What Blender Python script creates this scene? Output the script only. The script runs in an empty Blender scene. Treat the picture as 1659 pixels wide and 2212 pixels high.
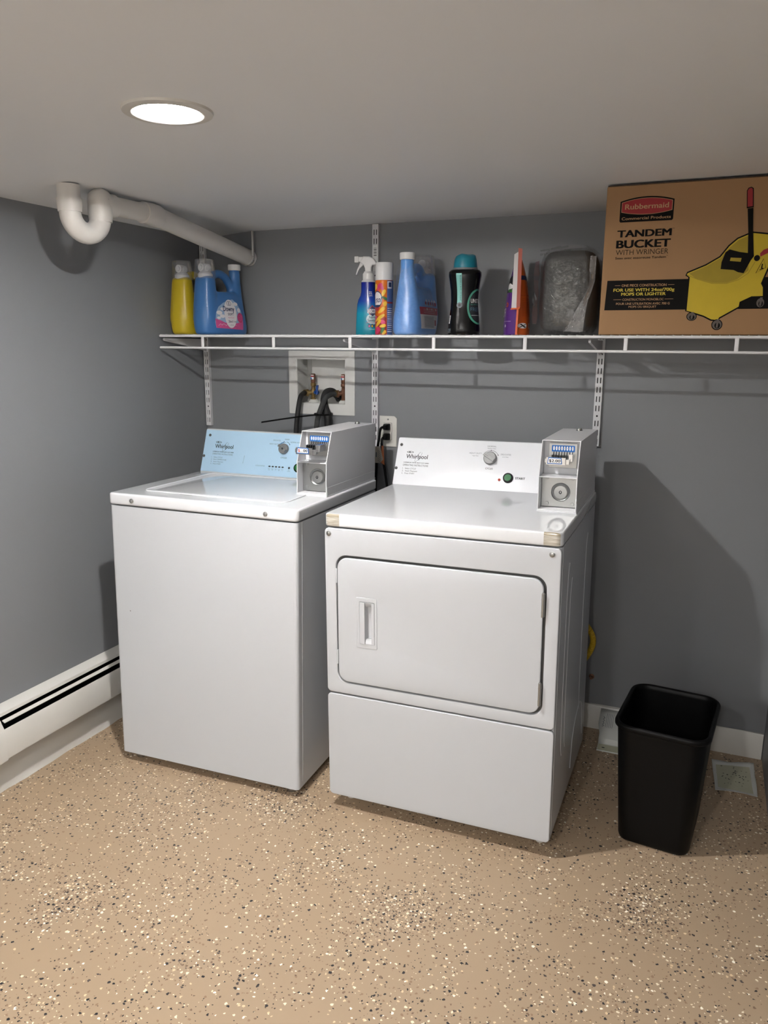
import bpy, bmesh, math, random
from mathutils import Vector, Matrix, noise
from mathutils.bvhtree import BVHTree
random.seed(7)
SC = bpy.context.scene
COL = SC.collection
pi = math.pi

# ------------------------------------------------------------------ camera
cam = bpy.data.cameras.new('camera'); camo = bpy.data.objects.new('camera', cam); COL.objects.link(camo)
R = Vector((0.92155918, 0.38819342, 0.00587762)); U = Vector((-0.08753817, 0.19301591, 0.97728293)); F = Vector((-0.37824033, 0.90113857, -0.21185732))
M = Matrix((R, U, -F)).transposed().to_4x4(); M.translation = Vector((2.10190198, -2.93592832, 1.48112))
camo.matrix_world = M
cam.sensor_fit = 'VERTICAL'; cam.sensor_height = 36.0; cam.lens = 1677.80 / 2212 * 36.0; cam.clip_start = 0.02
SC.camera = camo

# ------------------------------------------------------------------ light, exposure
LAMP_POWER = 27.0          # W of the recessed ceiling lamp over the machines
FILL_POWER = 25.0         # W of each of three unseen fill lights added behind the camera
W_ = bpy.data.worlds.new('world'); SC.world = W_; W_.use_nodes = True
W_.node_tree.nodes['Background'].inputs[0].default_value = (0.5, 0.5, 0.52, 1); W_.node_tree.nodes['Background'].inputs[1].default_value = 0.02
SC.view_settings.view_transform = 'Standard'; SC.view_settings.look = 'None'
SC.view_settings.exposure = 0.16; SC.view_settings.gamma = 1.0; SC.view_settings.use_curve_mapping = False
LAMP_C = (0.9690, -1.4490); FILL_C = ((0.45, -4.2, 'left'), (1.95, -4.15, 'right'), (1.55, -3.5, 'nearest'))

# ------------------------------------------------------------------ material helpers
def srgb(r, g, b):
    f = lambda c: (c/255/12.92) if c/255 <= 0.04045 else ((c/255+0.055)/1.055)**2.4
    return (f(r), f(g), f(b), 1)
def mat(name, col, rough=0.5, metal=0.0, var=0.0, vscale=6.0, bump=0.0, bscale=80.0, spec=0.5, coat=0.0, trans=0.0, alpha=1.0, speck=None):
    m = bpy.data.materials.new(name); m.use_nodes = True; nt = m.node_tree; b = nt.nodes['Principled BSDF']
    b.inputs['Roughness'].default_value = rough; b.inputs['Metallic'].default_value = metal
    b.inputs['Specular IOR Level'].default_value = spec; b.inputs['Coat Weight'].default_value = coat
    b.inputs['Coat Roughness'].default_value = 0.06
    b.inputs['Transmission Weight'].default_value = trans; b.inputs['Alpha'].default_value = alpha
    b.inputs['Base Color'].default_value = col
    tc = nt.nodes.new('ShaderNodeTexCoord')
    if var > 0 or speck:
        n = nt.nodes.new('ShaderNodeTexNoise'); n.inputs['Scale'].default_value = vscale; n.inputs['Detail'].default_value = 4
        nt.links.new(tc.outputs['Object'], n.inputs['Vector'])
        mx = nt.nodes.new('ShaderNodeMix'); mx.data_type = 'RGBA'
        mx.inputs['A'].default_value = tuple(c*(1-var) for c in col[:3])+(1,); mx.inputs['B'].default_value = tuple(min(1, c*(1+var)) for c in col[:3])+(1,)
        nt.links.new(n.outputs['Fac'], mx.inputs['Factor']); out = mx.outputs['Result']
        if speck:
            sc, p, scol = speck
            v = nt.nodes.new('ShaderNodeTexVoronoi'); v.inputs['Scale'].default_value = sc
            nt.links.new(tc.outputs['Object'], v.inputs['Vector'])
            sep = nt.nodes.new('ShaderNodeSeparateColor'); nt.links.new(v.outputs['Color'], sep.inputs[0])
            a = nt.nodes.new('ShaderNodeMath'); a.operation = 'LESS_THAN'; a.inputs[1].default_value = p; nt.links.new(sep.outputs[0], a.inputs[0])
            d = nt.nodes.new('ShaderNodeMath'); d.operation = 'LESS_THAN'; d.inputs[1].default_value = 0.032; nt.links.new(v.outputs['Distance'], d.inputs[0])
            mu = nt.nodes.new('ShaderNodeMath'); mu.operation = 'MULTIPLY'; nt.links.new(a.outputs[0], mu.inputs[0]); nt.links.new(d.outputs[0], mu.inputs[1])
            m2 = nt.nodes.new('ShaderNodeMix'); m2.data_type = 'RGBA'; m2.inputs['B'].default_value = scol
            nt.links.new(out, m2.inputs['A']); nt.links.new(mu.outputs[0], m2.inputs['Factor']); out = m2.outputs['Result']
        nt.links.new(out, b.inputs['Base Color'])
    if bump > 0:
        n = nt.nodes.new('ShaderNodeTexNoise'); n.inputs['Scale'].default_value = bscale; n.inputs['Detail'].default_value = 3
        nt.links.new(tc.outputs['Object'], n.inputs['Vector'])
        bp = nt.nodes.new('ShaderNodeBump'); bp.inputs['Strength'].default_value = bump; bp.inputs['Distance'].default_value = 0.002
        nt.links.new(n.outputs['Fac'], bp.inputs['Height']); nt.links.new(bp.outputs['Normal'], b.inputs['Normal'])
    return m
def clearmat(name, tint=(1, 1, 1, 1), gloss=0.12, rough=0.08, milky=0.04, wrinkle=0.0, wscale=30, fres=0.35):
    """thin clear plastic film: transparent with a glossy and slightly milky share"""
    m = bpy.data.materials.new(name); m.use_nodes = True; nt = m.node_tree; nt.nodes.clear()
    o = nt.nodes.new('ShaderNodeOutputMaterial'); t = nt.nodes.new('ShaderNodeBsdfTransparent'); t.inputs[0].default_value = tint
    g = nt.nodes.new('ShaderNodeBsdfGlossy'); g.inputs['Roughness'].default_value = rough; g.inputs[0].default_value = (0.9, 0.9, 0.9, 1)
    d = nt.nodes.new('ShaderNodeBsdfDiffuse'); d.inputs[0].default_value = (0.75, 0.75, 0.75, 1)
    a = nt.nodes.new('ShaderNodeMixShader'); a.inputs[0].default_value = milky; nt.links.new(t.outputs[0], a.inputs[1]); nt.links.new(d.outputs[0], a.inputs[2])
    lw = nt.nodes.new('ShaderNodeLayerWeight'); lw.inputs[0].default_value = 0.3
    mm = nt.nodes.new('ShaderNodeMath'); mm.operation = 'MULTIPLY_ADD'; mm.inputs[1].default_value = fres; mm.inputs[2].default_value = gloss; mm.use_clamp = True
    nt.links.new(lw.outputs['Fresnel'], mm.inputs[0])
    b = nt.nodes.new('ShaderNodeMixShader'); nt.links.new(mm.outputs[0], b.inputs[0]); nt.links.new(a.outputs[0], b.inputs[1]); nt.links.new(g.outputs[0], b.inputs[2])
    nt.links.new(b.outputs[0], o.inputs[0])
    if wrinkle:
        tc = nt.nodes.new('ShaderNodeTexCoord'); n = nt.nodes.new('ShaderNodeTexNoise'); n.inputs['Scale'].default_value = wscale; n.inputs['Detail'].default_value = 5
        n.inputs['Distortion'].default_value = 1.5
        nt.links.new(tc.outputs['Object'], n.inputs['Vector']); bp = nt.nodes.new('ShaderNodeBump'); bp.inputs['Strength'].default_value = wrinkle; bp.inputs['Distance'].default_value = 0.006
        nt.links.new(n.outputs['Fac'], bp.inputs['Height']); nt.links.new(bp.outputs['Normal'], g.inputs['Normal'])
    return m

# ------------------------------------------------------------------ shapes
class MB:
    def __init__(s): s.v = []; s.f = []; s.mi = []
    def add(s, vs, fs, mi=0):
        o = len(s.v); s.v += [Vector(v) for v in vs]; s.f += [tuple(i+o for i in f) for f in fs]; s.mi += [mi]*len(fs); return s
    def box(s, lo, hi, mi=0):
        x0, y0, z0 = lo; x1, y1, z1 = hi
        return s.add([(x0,y0,z0),(x1,y0,z0),(x1,y1,z0),(x0,y1,z0),(x0,y0,z1),(x1,y0,z1),(x1,y1,z1),(x0,y1,z1)],
                     [(0,3,2,1),(4,5,6,7),(0,1,5,4),(1,2,6,5),(2,3,7,6),(3,0,4,7)], mi)
    def loft(s, secs, mi=0, caps=True, closed=True):
        n = len(secs[0]); vs = [p for sec in secs for p in sec]; fs = []
        for k in range(len(secs)-1):
            for i in range(n if closed else n-1):
                j = (i+1) % n; fs.append((k*n+i, k*n+j, (k+1)*n+j, (k+1)*n+i))
        if caps and closed: fs.append(tuple(reversed(range(n)))); fs.append(tuple(range((len(secs)-1)*n, len(secs)*n)))
        return s.add(vs, fs, mi)
    def tube(s, path, r, seg=14, mi=0, caps=True):
        P = [Vector(p) for p in path]; n = len(P); rs = r if isinstance(r, (list, tuple)) else [r]*n
        T = [(P[min(i+1, n-1)]-P[max(i-1, 0)]).normalized() for i in range(n)]
        ref = Vector((0, 0, 1)) if abs(T[0].z) < 0.9 else Vector((1, 0, 0))
        a = T[0].cross(ref).normalized(); secs = []
        for i in range(n):
            a = (a - T[i]*a.dot(T[i])).normalized(); b = T[i].cross(a)
            secs.append([P[i]+(a*math.cos(2*pi*k/seg)+b*math.sin(2*pi*k/seg))*rs[i] for k in range(seg)])
        return s.loft(secs, mi, caps)
    def lathe(s, prof, c=(0, 0, 0), seg=32, mi=0, sy=1.0, axis='z', caps=True):
        secs = []
        for r, h in prof:
            sec = []
            for k in range(seg):
                x, y = r*math.cos(2*pi*k/seg), r*sy*math.sin(2*pi*k/seg)
                p = {'z': (x, y, h), 'y': (x, h, -y), 'x': (h, x, y)}[axis]
                sec.append((c[0]+p[0], c[1]+p[1], c[2]+p[2]))
            secs.append(sec)
        return s.loft(secs, mi, caps)
    def xform(s, m, start=0):
        for i in range(start, len(s.v)): s.v[i] = m @ s.v[i]
        return s
    def mesh(s, name):
        me = bpy.data.meshes.new(name); me.from_pydata([tuple(v) for v in s.v], [], s.f); me.polygons.foreach_set('material_index', s.mi); me.update(); return me
def spline(pts, n=8):
    P = [Vector(p) for p in pts]; P = [P[0]*2-P[1]]+P+[P[-1]*2-P[-2]]; out = []
    for i in range(1, len(P)-2):
        for k in range(n):
            t = k/n; a, b, c, d = P[i-1], P[i], P[i+1], P[i+2]
            out.append(0.5*((2*b)+(c-a)*t+(2*a-5*b+4*c-d)*t*t+(3*b-a-3*c+d)*t**3))
    out.append(P[-2]); return out
def rrect(x0, y0, x1, y1, r, n=6):
    pts = []
    for cx, cy, a in ((x1-r, y0+r, -pi/2), (x1-r, y1-r, 0), (x0+r, y1-r, pi/2), (x0+r, y0+r, pi)):
        for k in range(n+1): t = a+pi/2*k/n; pts.append((cx+r*math.cos(t), cy+r*math.sin(t)))
    return pts
def ell(cx, cy, rx, ry, n=24, a0=0, a1=2*pi): return [(cx+rx*math.cos(a0+(a1-a0)*k/n), cy+ry*math.sin(a0+(a1-a0)*k/n)) for k in range(n if a1-a0 > 6.28 else n+1)]
def finish(o, mats, smooth=35, bevel=0.0, seg=2, parent=None):
    me = o.data
    for m in (mats if isinstance(mats, (list, tuple)) else [mats]): me.materials.append(m)
    if smooth is not None:
        me.polygons.foreach_set('use_smooth', [True]*len(me.polygons)); me.set_sharp_from_angle(angle=math.radians(smooth))
    if bevel:
        b = o.modifiers.new('bevel', 'BEVEL'); b.width = bevel; b.segments = seg; b.limit_method = 'ANGLE'; b.angle_limit = math.radians(40); b.harden_normals = True
    if parent is not None: o.parent = parent
    return o
def obj(name, mb, mats, parent=None, bevel=0.0, seg=2, smooth=35, fixn=False):
    me = mb.mesh(name) if isinstance(mb, MB) else mb
    if fixn:
        bm = bmesh.new(); bm.from_mesh(me); bmesh.ops.recalc_face_normals(bm, faces=bm.faces); bm.to_mesh(me); bm.free()
    o = bpy.data.objects.new(name, me); COL.objects.link(o)
    return finish(o, mats, smooth, bevel, seg, parent)
def plate(polys, depth, bevel=0.0, mtx=None, bseg=2):
    """flat plate from 2-D outlines (inner ones are holes), front face at local z=0, thickness going to -z"""
    cu = bpy.data.curves.new('tmp', 'CURVE'); cu.dimensions = '2D'; cu.fill_mode = 'BOTH'; cu.extrude = max(1e-5, depth/2-bevel); cu.bevel_depth = bevel; cu.bevel_resolution = bseg; cu.offset = -bevel
    for poly in polys:
        sp = cu.splines.new('POLY'); sp.points.add(len(poly)-1); sp.use_cyclic_u = True
        for i, p in enumerate(poly): sp.points[i].co = (p[0], p[1], 0, 1)
    o = bpy.data.objects.new('tmp', cu); COL.objects.link(o); dg = bpy.context.evaluated_depsgraph_get()
    me = bpy.data.meshes.new_from_object(o.evaluated_get(dg)); bpy.data.objects.remove(o); bpy.data.curves.remove(cu)
    me.transform(Matrix.Translation((0, 0, -depth/2)))
    bm = bmesh.new(); bm.from_mesh(me); bmesh.ops.remove_doubles(bm, verts=bm.verts, dist=1e-6); bmesh.ops.recalc_face_normals(bm, faces=bm.faces); bm.to_mesh(me); bm.free()
    if mtx is not None: me.transform(mtx)
    return me
def frame(o, x, y):
    x = Vector(x).normalized(); y = Vector(y).normalized(); n = x.cross(y); m = Matrix((x, y, n)).transposed().to_4x4(); m.translation = Vector(o); return m
def thing(name, label, cat, loc=(0, 0, 0), rotz=0, group=None):
    o = bpy.data.objects.new(name, None); COL.objects.link(o); o.empty_display_size = 0.05
    o.location = loc; o.rotation_euler = (0, 0, rotz); o['label'] = label; o['category'] = cat
    if group: o['group'] = group
    return o
def tag(o, label, cat, group=None):
    o['label'] = label; o['category'] = cat
    if group: o['group'] = group
    return o
def struct(o): o['kind'] = 'structure'; return o

# flat printing: letters and shapes as thin meshes laid on a surface
_tcache = {}
def text2d(s, bold=0.0):
    k = (s, bold)
    if k in _tcache: return _tcache[k]
    cu = bpy.data.curves.new('tmp', 'FONT'); cu.body = s; cu.size = 1; cu.offset = bold; cu.resolution_u = 3
    o = bpy.data.objects.new('tmp', cu); COL.objects.link(o); dg = bpy.context.evaluated_depsgraph_get()
    me = bpy.data.meshes.new_from_object(o.evaluated_get(dg)); bpy.data.objects.remove(o); bpy.data.curves.remove(cu)
    vs = [(v.co.x, v.co.y) for v in me.vertices]; fs = [tuple(p.vertices) for p in me.polygons]; bpy.data.meshes.remove(me)
    x0 = min(v[0] for v in vs); x1 = max(v[0] for v in vs)
    _tcache[k] = ([(x-x0, y) for x, y in vs], fs, x1-x0); return _tcache[k]
class Print:
    def __init__(s): s.it = []
    def poly(s, pts, mi, layer=0): s.it.append(([tuple(p) for p in pts], [tuple(range(len(pts)))], mi, layer)); return s
    def strip(s, pts, w, mi, layer=0, closed=False):
        n = len(pts); L = []; Rr = []
        for i in range(n):
            a = Vector(pts[(i-1) % n] if closed or i else pts[0]); b = Vector(pts[(i+1) % n] if closed or i < n-1 else pts[-1])
            t = (b-a); t = t.normalized() if t.length else Vector((1, 0)); q = Vector((-t.y, t.x))*w/2; p = Vector(pts[i]); L.append(tuple(p+q)); Rr.append(tuple(p-q))
        fs = [(i, (i+1) % n, n+(i+1) % n, n+i) for i in range(n if closed else n-1)]
        s.it.append((L+Rr, fs, mi, layer)); return s
    def text(s, t, x, y, h, mi=0, w=None, bold=0.0, align='L', rot=0.0, layer=1, shear=0.0):
        vs, fs, tw = text2d(t, min(bold, 0.0)); bo = max(bold, 0.0)*0.9; k = h/0.72; kx = k if w is None else w/tw; W = tw*kx
        ox = {'L': 0, 'C': -W/2, 'R': -W}[align]; c, n = math.cos(rot), math.sin(rot)
        for i, (bx, by) in enumerate(((0, 0),) if not bo else ((-bo, -bo*0.4), (bo, bo*0.4), (bo, -bo*0.4), (-bo, bo*0.4))):
            s.it.append(([(x+(ox+(vx+bx)*kx+vy*k*shear)*c-(vy+by)*k*n, y+(ox+(vx+bx)*kx+vy*k*shear)*n+(vy+by)*k*c) for vx, vy in vs], fs, mi, layer+i*0.2))
        return s
    def build(s, name, fr, mats, parent=None, lift=0.0005, sub=0.0, project=None):
        """fr: Matrix or callable (x,y)->(pos,normal)"""
        bm = bmesh.new()
        for vs, fs, mi, layer in s.it:
            b2 = bmesh.new(); V = [b2.verts.new((x, y, 0)) for x, y in vs]
            for f in fs:
                try: b2.faces.new([V[i] for i in f])
                except Exception: pass
            if sub:
                bmesh.ops.triangulate(b2, faces=b2.faces)
                for _ in range(6):
                    es = [e for e in b2.edges if e.calc_length() > sub]
                    if not es: break
                    bmesh.ops.subdivide_edges(b2, edges=es, cuts=1); bmesh.ops.triangulate(b2, faces=b2.faces)
            bmesh.ops.recalc_face_normals(b2, faces=b2.faces)
            for f in b2.faces:
                if f.normal.z < 0: f.normal_flip()
            mp = {}
            for v in b2.verts:
                x, y = v.co.x, v.co.y
                if callable(fr): p, n = fr(x, y)
                else: p = fr @ Vector((x, y, 0)); n = (fr.to_3x3() @ Vector((0, 0, 1)))
                if project:
                    hit = project.ray_cast(p+n*0.15, -n, 0.4)
                    if hit[0] is not None: p = hit[0]
                mp[v] = bm.verts.new(p+n*(lift*(1+layer)))
            for f in b2.faces:
                nf = bm.faces.new([mp[v] for v in f.verts]); nf.material_index = mi
            b2.free()
        me = bpy.data.meshes.new(name); bm.to_mesh(me); bm.free()
        return obj(name, me, mats, parent, smooth=None)

# ------------------------------------------------------------------ materials
M_wall = mat('wall_paint_grey', srgb(126, 128, 132), 0.42, var=0.03, vscale=2.5, bump=0.12, bscale=160, spec=0.35)
M_ceil = mat('ceiling_paint_white', srgb(236, 238, 240), 0.45, var=0.02, vscale=1.6, bump=0.15, bscale=12, spec=0.3)
M_trim = mat('trim_paint_white', srgb(214, 212, 206), 0.4, var=0.04, vscale=9, bump=0.2, bscale=30)
M_white = mat('appliance_enamel_shaded_body', srgb(197, 200, 204), 0.24, var=0.012, vscale=5, spec=0.5, speck=(15.0, 0.07, srgb(110, 105, 100)))  # same paint as the tops, darkened to balance light on the fronts
M_top = mat('appliance_enamel_lit_top', srgb(219, 221, 224), 0.06, var=0.012, vscale=5, spec=0.6, coat=0.5, speck=(14.0, 0.06, srgb(95, 90, 85)))  # same paint as the body, lightened as if better lit
M_coin = mat('coin_box_enamel', srgb(226, 227, 230), 0.2, var=0.01)
M_panelw = mat('console_white', srgb(222, 224, 228), 0.16, var=0.01)
M_panelb = mat('console_pale_blue_film', srgb(168, 199, 222), 0.3, var=0.02, vscale=7)
M_steel = mat('brushed_steel', srgb(172, 173, 172), 0.34, 1.0, var=0.08, vscale=20)
M_chrome = mat('chrome', srgb(215, 215, 215), 0.12, 1.0)
M_dark = mat('dark_gap', srgb(26, 26, 28), 0.7)
M_black = mat('black_plastic', srgb(7, 7, 8), 0.45, bump=0.1, bscale=200, spec=0.16)
M_rubber = mat('black_rubber', srgb(24, 24, 25), 0.6, var=0.3, vscale=30, bump=0.3, bscale=60)
M_rubberd = mat('dusty_black_rubber', srgb(52, 53, 53), 0.7, var=0.5, vscale=45, bump=0.3, bscale=60)
M_ink = mat('ink_black', srgb(28, 30, 34), 0.5)
M_inkg = mat('ink_grey', srgb(96, 104, 114), 0.5)
M_inkw = mat('ink_white', srgb(232, 232, 230), 0.5)
M_knob = mat('knob_grey', srgb(112, 112, 112), 0.4)
M_knobd = mat('knob_grey_dark', srgb(78, 78, 78), 0.45)
M_green = mat('green_button', srgb(30, 98, 50), 0.45, spec=0.3)
M_red = mat('red_print', srgb(170, 22, 38), 0.45)
M_blue = mat('blue_print', srgb(20, 98, 176), 0.4)
M_brass = mat('brass', srgb(128, 106, 66), 0.4, 0.7, var=0.2, vscale=60)
M_copper = mat('copper_rusty', srgb(112, 76, 58), 0.5, 0.5, var=0.3, vscale=60)
M_pvc = mat('painted_pvc_white', srgb(214, 211, 206), 0.32, var=0.02, bump=0.15, bscale=40)
M_wire = mat('white_coated_wire', srgb(226, 226, 228), 0.3)
M_std = mat('white_powder_coat', srgb(212, 212, 214), 0.4)
M_card = mat('cardboard_kraft', srgb(156, 120, 83), 0.75, var=0.06, vscale=8, bump=0.1, bscale=120)
M_yel = mat('yellow_plastic', srgb(218, 190, 32), 0.35, var=0.04, vscale=8)
M_film = clearmat('clear_film', gloss=0.07, wrinkle=0.9, wscale=38, milky=0.03, fres=0.25)
M_cup = clearmat('clear_cup', gloss=0.09, milky=0.09, fres=0.4)

# ------------------------------------------------------------------ room
RX, RYF, HC = 2.3803, -4.6, 1.966
def sm(a, b, x):
    t = max(0, min(1, (x-a)/(b-a))); return t*t*(3-2*t)
def ceil_z(x, y):
    a = 0.0285*(1-sm(0, -0.30, y)); b_ = 0.046*(1-sm(0, 0.45, x))
    z = 1.966-(a**4+b_**4)**0.25
    z += 0.0022*math.exp(-((y+2.04-0.04*(x-1.1))/0.012)**2)*sm(0.8, 1.05, x)*sm(1.45, 1.2, x)
    return z
def make_floor_mat():
    m = bpy.data.materials.new('epoxy_floor_with_chips'); m.use_nodes = True; nt = m.node_tree; b = nt.nodes['Principled BSDF']; N = nt.nodes.new; Lk = nt.links.new
    b.inputs['Roughness'].default_value = 0.38; b.inputs['Specular IOR Level'].default_value = 0.35
    tc = N('ShaderNodeTexCoord')
    n0 = N('ShaderNodeTexNoise'); n0.inputs['Scale'].default_value = 1.3; n0.inputs['Detail'].default_value = 3; Lk(tc.outputs['Object'], n0.inputs['Vector'])
    base = N('ShaderNodeMix'); base.data_type = 'RGBA'; base.inputs['A'].default_value = srgb(166, 144, 119); base.inputs['B'].default_value = srgb(176, 154, 128); Lk(n0.outputs['Fac'], base.inputs['Factor'])
    # density: sparse everywhere, dense in patches
    d1 = N('ShaderNodeTexNoise'); d1.inputs['Scale'].default_value = 5.5; d1.inputs['Detail'].default_value = 2.5; d1.inputs['Roughness'].default_value = 0.6; Lk(tc.outputs['Object'], d1.inputs['Vector'])
    dr = N('ShaderNodeMapRange'); dr.inputs['From Min'].default_value = 0.36; dr.inputs['From Max'].default_value = 0.74; dr.inputs['To Min'].default_value = 0.3; dr.inputs['To Max'].default_value = 1.9; Lk(d1.outputs['Fac'], dr.inputs['Value'])
    d2 = N('ShaderNodeTexVoronoi'); d2.inputs['Scale'].default_value = 2.1; Lk(tc.outputs['Object'], d2.inputs['Vector'])
    d3 = N('ShaderNodeMapRange'); d3.inputs['From Min'].default_value = 0.05; d3.inputs['From Max'].default_value = 0.27; d3.inputs['To Min'].default_value = 3.2; d3.inputs['To Max'].default_value = 0.0; Lk(d2.outputs['Distance'], d3.inputs['Value'])
    dens = N('ShaderNodeMath'); dens.operation = 'ADD'; Lk(dr.outputs[0], dens.inputs[0]); Lk(d3.outputs[0], dens.inputs[1])
    # warped coordinates give the flakes ragged angular outlines
    nw = N('ShaderNodeTexNoise'); nw.inputs['Scale'].default_value = 170; nw.inputs['Detail'].default_value = 1; Lk(tc.outputs['Object'], nw.inputs['Vector'])
    sub = N('ShaderNodeVectorMath'); sub.operation = 'SUBTRACT'; sub.inputs[1].default_value = (0.5, 0.5, 0.5); Lk(nw.outputs['Color'], sub.inputs[0])
    scl = N('ShaderNodeVectorMath'); scl.operation = 'SCALE'; scl.inputs['Scale'].default_value = 0.007; Lk(sub.outputs[0], scl.inputs[0])
    add = N('ShaderNodeVectorMath'); add.operation = 'ADD'; Lk(tc.outputs['Object'], add.inputs[0]); Lk(scl.outputs[0], add.inputs[1])
    cur = base.outputs['Result']
    def layer(cur, scale, p, r0, r1, cols, off):
        mp = N('ShaderNodeMapping'); mp.inputs['Location'].default_value = (off, off*1.7, 0); mp.inputs['Rotation'].default_value = (0, 0, off); Lk(add.outputs[0], mp.inputs[0])
        v = N('ShaderNodeTexVoronoi'); v.voronoi_dimensions = '2D'; v.inputs['Scale'].default_value = scale; v.distance = 'EUCLIDEAN'; Lk(mp.outputs[0], v.inputs['Vector'])
        sp = N('ShaderNodeSeparateColor'); Lk(v.outputs['Color'], sp.inputs[0])
        pm = N('ShaderNodeMath'); pm.operation = 'MULTIPLY'; pm.inputs[1].default_value = p; Lk(dens.outputs[0], pm.inputs[0])
        a = N('ShaderNodeMath'); a.operation = 'LESS_THAN'; Lk(sp.outputs[0], a.inputs[0]); Lk(pm.outputs[0], a.inputs[1])
        rr = N('ShaderNodeMapRange'); rr.inputs['To Min'].default_value = r0; rr.inputs['To Max'].default_value = r1; Lk(sp.outputs[1], rr.inputs['Value'])
        d = N('ShaderNodeMath'); d.operation = 'LESS_THAN'; Lk(v.outputs['Distance'], d.inputs[0]); Lk(rr.outputs[0], d.inputs[1])
        mu = N('ShaderNodeMath'); mu.operation = 'MULTIPLY'; Lk(a.outputs[0], mu.inputs[0]); Lk(d.outputs[0], mu.inputs[1])
        cr = N('ShaderNodeValToRGB'); cr.color_ramp.interpolation = 'CONSTANT'; Lk(sp.outputs[2], cr.inputs[0])
        e = cr.color_ramp.elements; e[0].position = 0; e[0].color = cols[0][1]; e[1].position = cols[1][0]; e[1].color = cols[1][1]
        for q, c in cols[2:]: x = e.new(q); x.color = c
        mx = N('ShaderNodeMix'); mx.data_type = 'RGBA'; Lk(cur, mx.inputs['A']); Lk(cr.outputs[0], mx.inputs['B']); Lk(mu.outputs[0], mx.inputs['Factor'])
        return mx.outputs['Result']
    tan = [(0, srgb(150, 124, 100)), (0.45, srgb(222, 200, 164)), (0.75, srgb(128, 104, 86))]
    cur = layer(cur, 95, 0.24, 0.14, 0.34, tan, 3.1)
    cur = layer(cur, 85, 0.10, 0.12, 0.33, [(0, srgb(238, 228, 206)), (0.6, srgb(255, 250, 236))], 7.7)
    cur = layer(cur, 80, 0.12, 0.12, 0.33, [(0, srgb(44, 42, 44)), (0.55, srgb(78, 70, 66)), (0.8, srgb(26, 27, 32))], 12.3)
    cur = layer(cur, 150, 0.15, 0.14, 0.32, [(0, srgb(50, 46, 44)), (0.4, srgb(235, 222, 196)), (0.7, srgb(110, 88, 72))], 21.9)
    Lk(cur, b.inputs['Base Color'])
    nb = N('ShaderNodeTexNoise'); nb.inputs['Scale'].default_value = 9; nb.inputs['Detail'].default_value = 3; Lk(tc.outputs['Object'], nb.inputs['Vector'])
    bp = N('ShaderNodeBump'); bp.inputs['Strength'].default_value = 0.15; bp.inputs['Distance'].default_value = 0.004; Lk(nb.outputs['Fac'], bp.inputs['Height']); Lk(bp.outputs['Normal'], b.inputs['Normal'])
    return m
struct(obj('floor', MB().box((-0.1, RYF-0.1, -0.1), (RX+0.1, 0.1, 0.0)), make_floor_mat()))
mb = MB(); xs = [-0.1+i*(RX+0.2)/50 for i in range(51)]; ys = [RYF-0.1+i*0.25 for i in range(11)]; ys += [ -2.15+0.5*0.012*i for i in range(0, 84)] ; ys = sorted(set([y for y in ys if y < -2.2]+[-2.16+0.0075*i for i in range(0, 60)]+[-1.7+0.05*i for i in range(0, 37)]))
vs = [(x, y, ceil_z(x, y)) for y in ys for x in xs]; nx = len(xs)
fs = [(j*nx+i, (j+1)*nx+i, (j+1)*nx+i+1, j*nx+i+1) for j in range(len(ys)-1) for i in range(nx-1)]
mb.add(vs, fs)
# outer skin so the ceiling is solid
mb.add([(x, y, 2.1) for x, y in ((-0.1, ys[0]), (RX+0.1, ys[0]), (RX+0.1, ys[-1]), (-0.1, ys[-1]))], [(0, 1, 2, 3)])
struct(obj('ceiling', mb, M_ceil, smooth=60))
struct(obj('wall_left', MB().box((-0.1, RYF, 0), (0, 0.0, 2.08)), M_wall))
struct(obj('wall_right', MB().box((RX, RYF, 0), (RX+0.1, 0.0, 2.08)), M_wall))
struct(obj('wall_front', MB().box((-0.1, RYF-0.1, 0), (RX+0.1, RYF, 2.08)), mat('bounce_wall_white', srgb(236, 234, 230), 0.6, var=0.01, vscale=3)))  # unseen wall, made white to bounce fill light into the room
BX0, BX1, BZ0, BZ1 = 0.4662, 0.6948, 1.2305, 1.4175
mb = MB(); mb.box((-0.1, 0, 0), (RX+0.1, 0.1, BZ0)); mb.box((-0.1, 0, BZ1), (RX+0.1, 0.1, 2.08)); mb.box((-0.1, 0, BZ0), (BX0, 0.1, BZ1)); mb.box((BX1, 0, BZ0), (RX+0.1, 0.1, BZ1))
struct(obj('wall_back', mb, M_wall, smooth=None))
# baseboards
def board(name, pts, prof):
    secs = []
    for (x, y, nx_, ny_) in pts: secs.append([(x+nx_*d, y+ny_*d, z) for d, z in prof])
    return struct(obj(name, MB().loft(secs), M_trim, bevel=0.0015, fixn=True))
wob = lambda t: 0.0015*math.sin(t*9)+0.001*math.sin(t*23)
bp = [(0.001+i*(RX-0.004)/40, 0, 0, -1) for i in range(41)]
secs = [[(x, -0.0005, 0), (x, -0.013, 0), (x, -0.013, 0.094+wob(x)), (x, -0.010, 0.0985+wob(x)), (x, -0.0005, 0.099+wob(x+1))] for x, *_ in bp]
struct(obj('baseboard_back', MB().loft(secs), M_trim, fixn=True))
secs = [[(0.0005, y, 0), (0.016+0.002*math.sin(y*21)+0.0015*math.sin(y*47), y, 0), (0.012, y, 0.012), (0.0115, y, 0.125), (0.0005, y, 0.13)] for y in [RYF+0.01+i*(4.57/120) for i in range(121)]]
struct(obj('baseboard_left', MB().loft(secs), M_trim, fixn=True))

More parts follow.
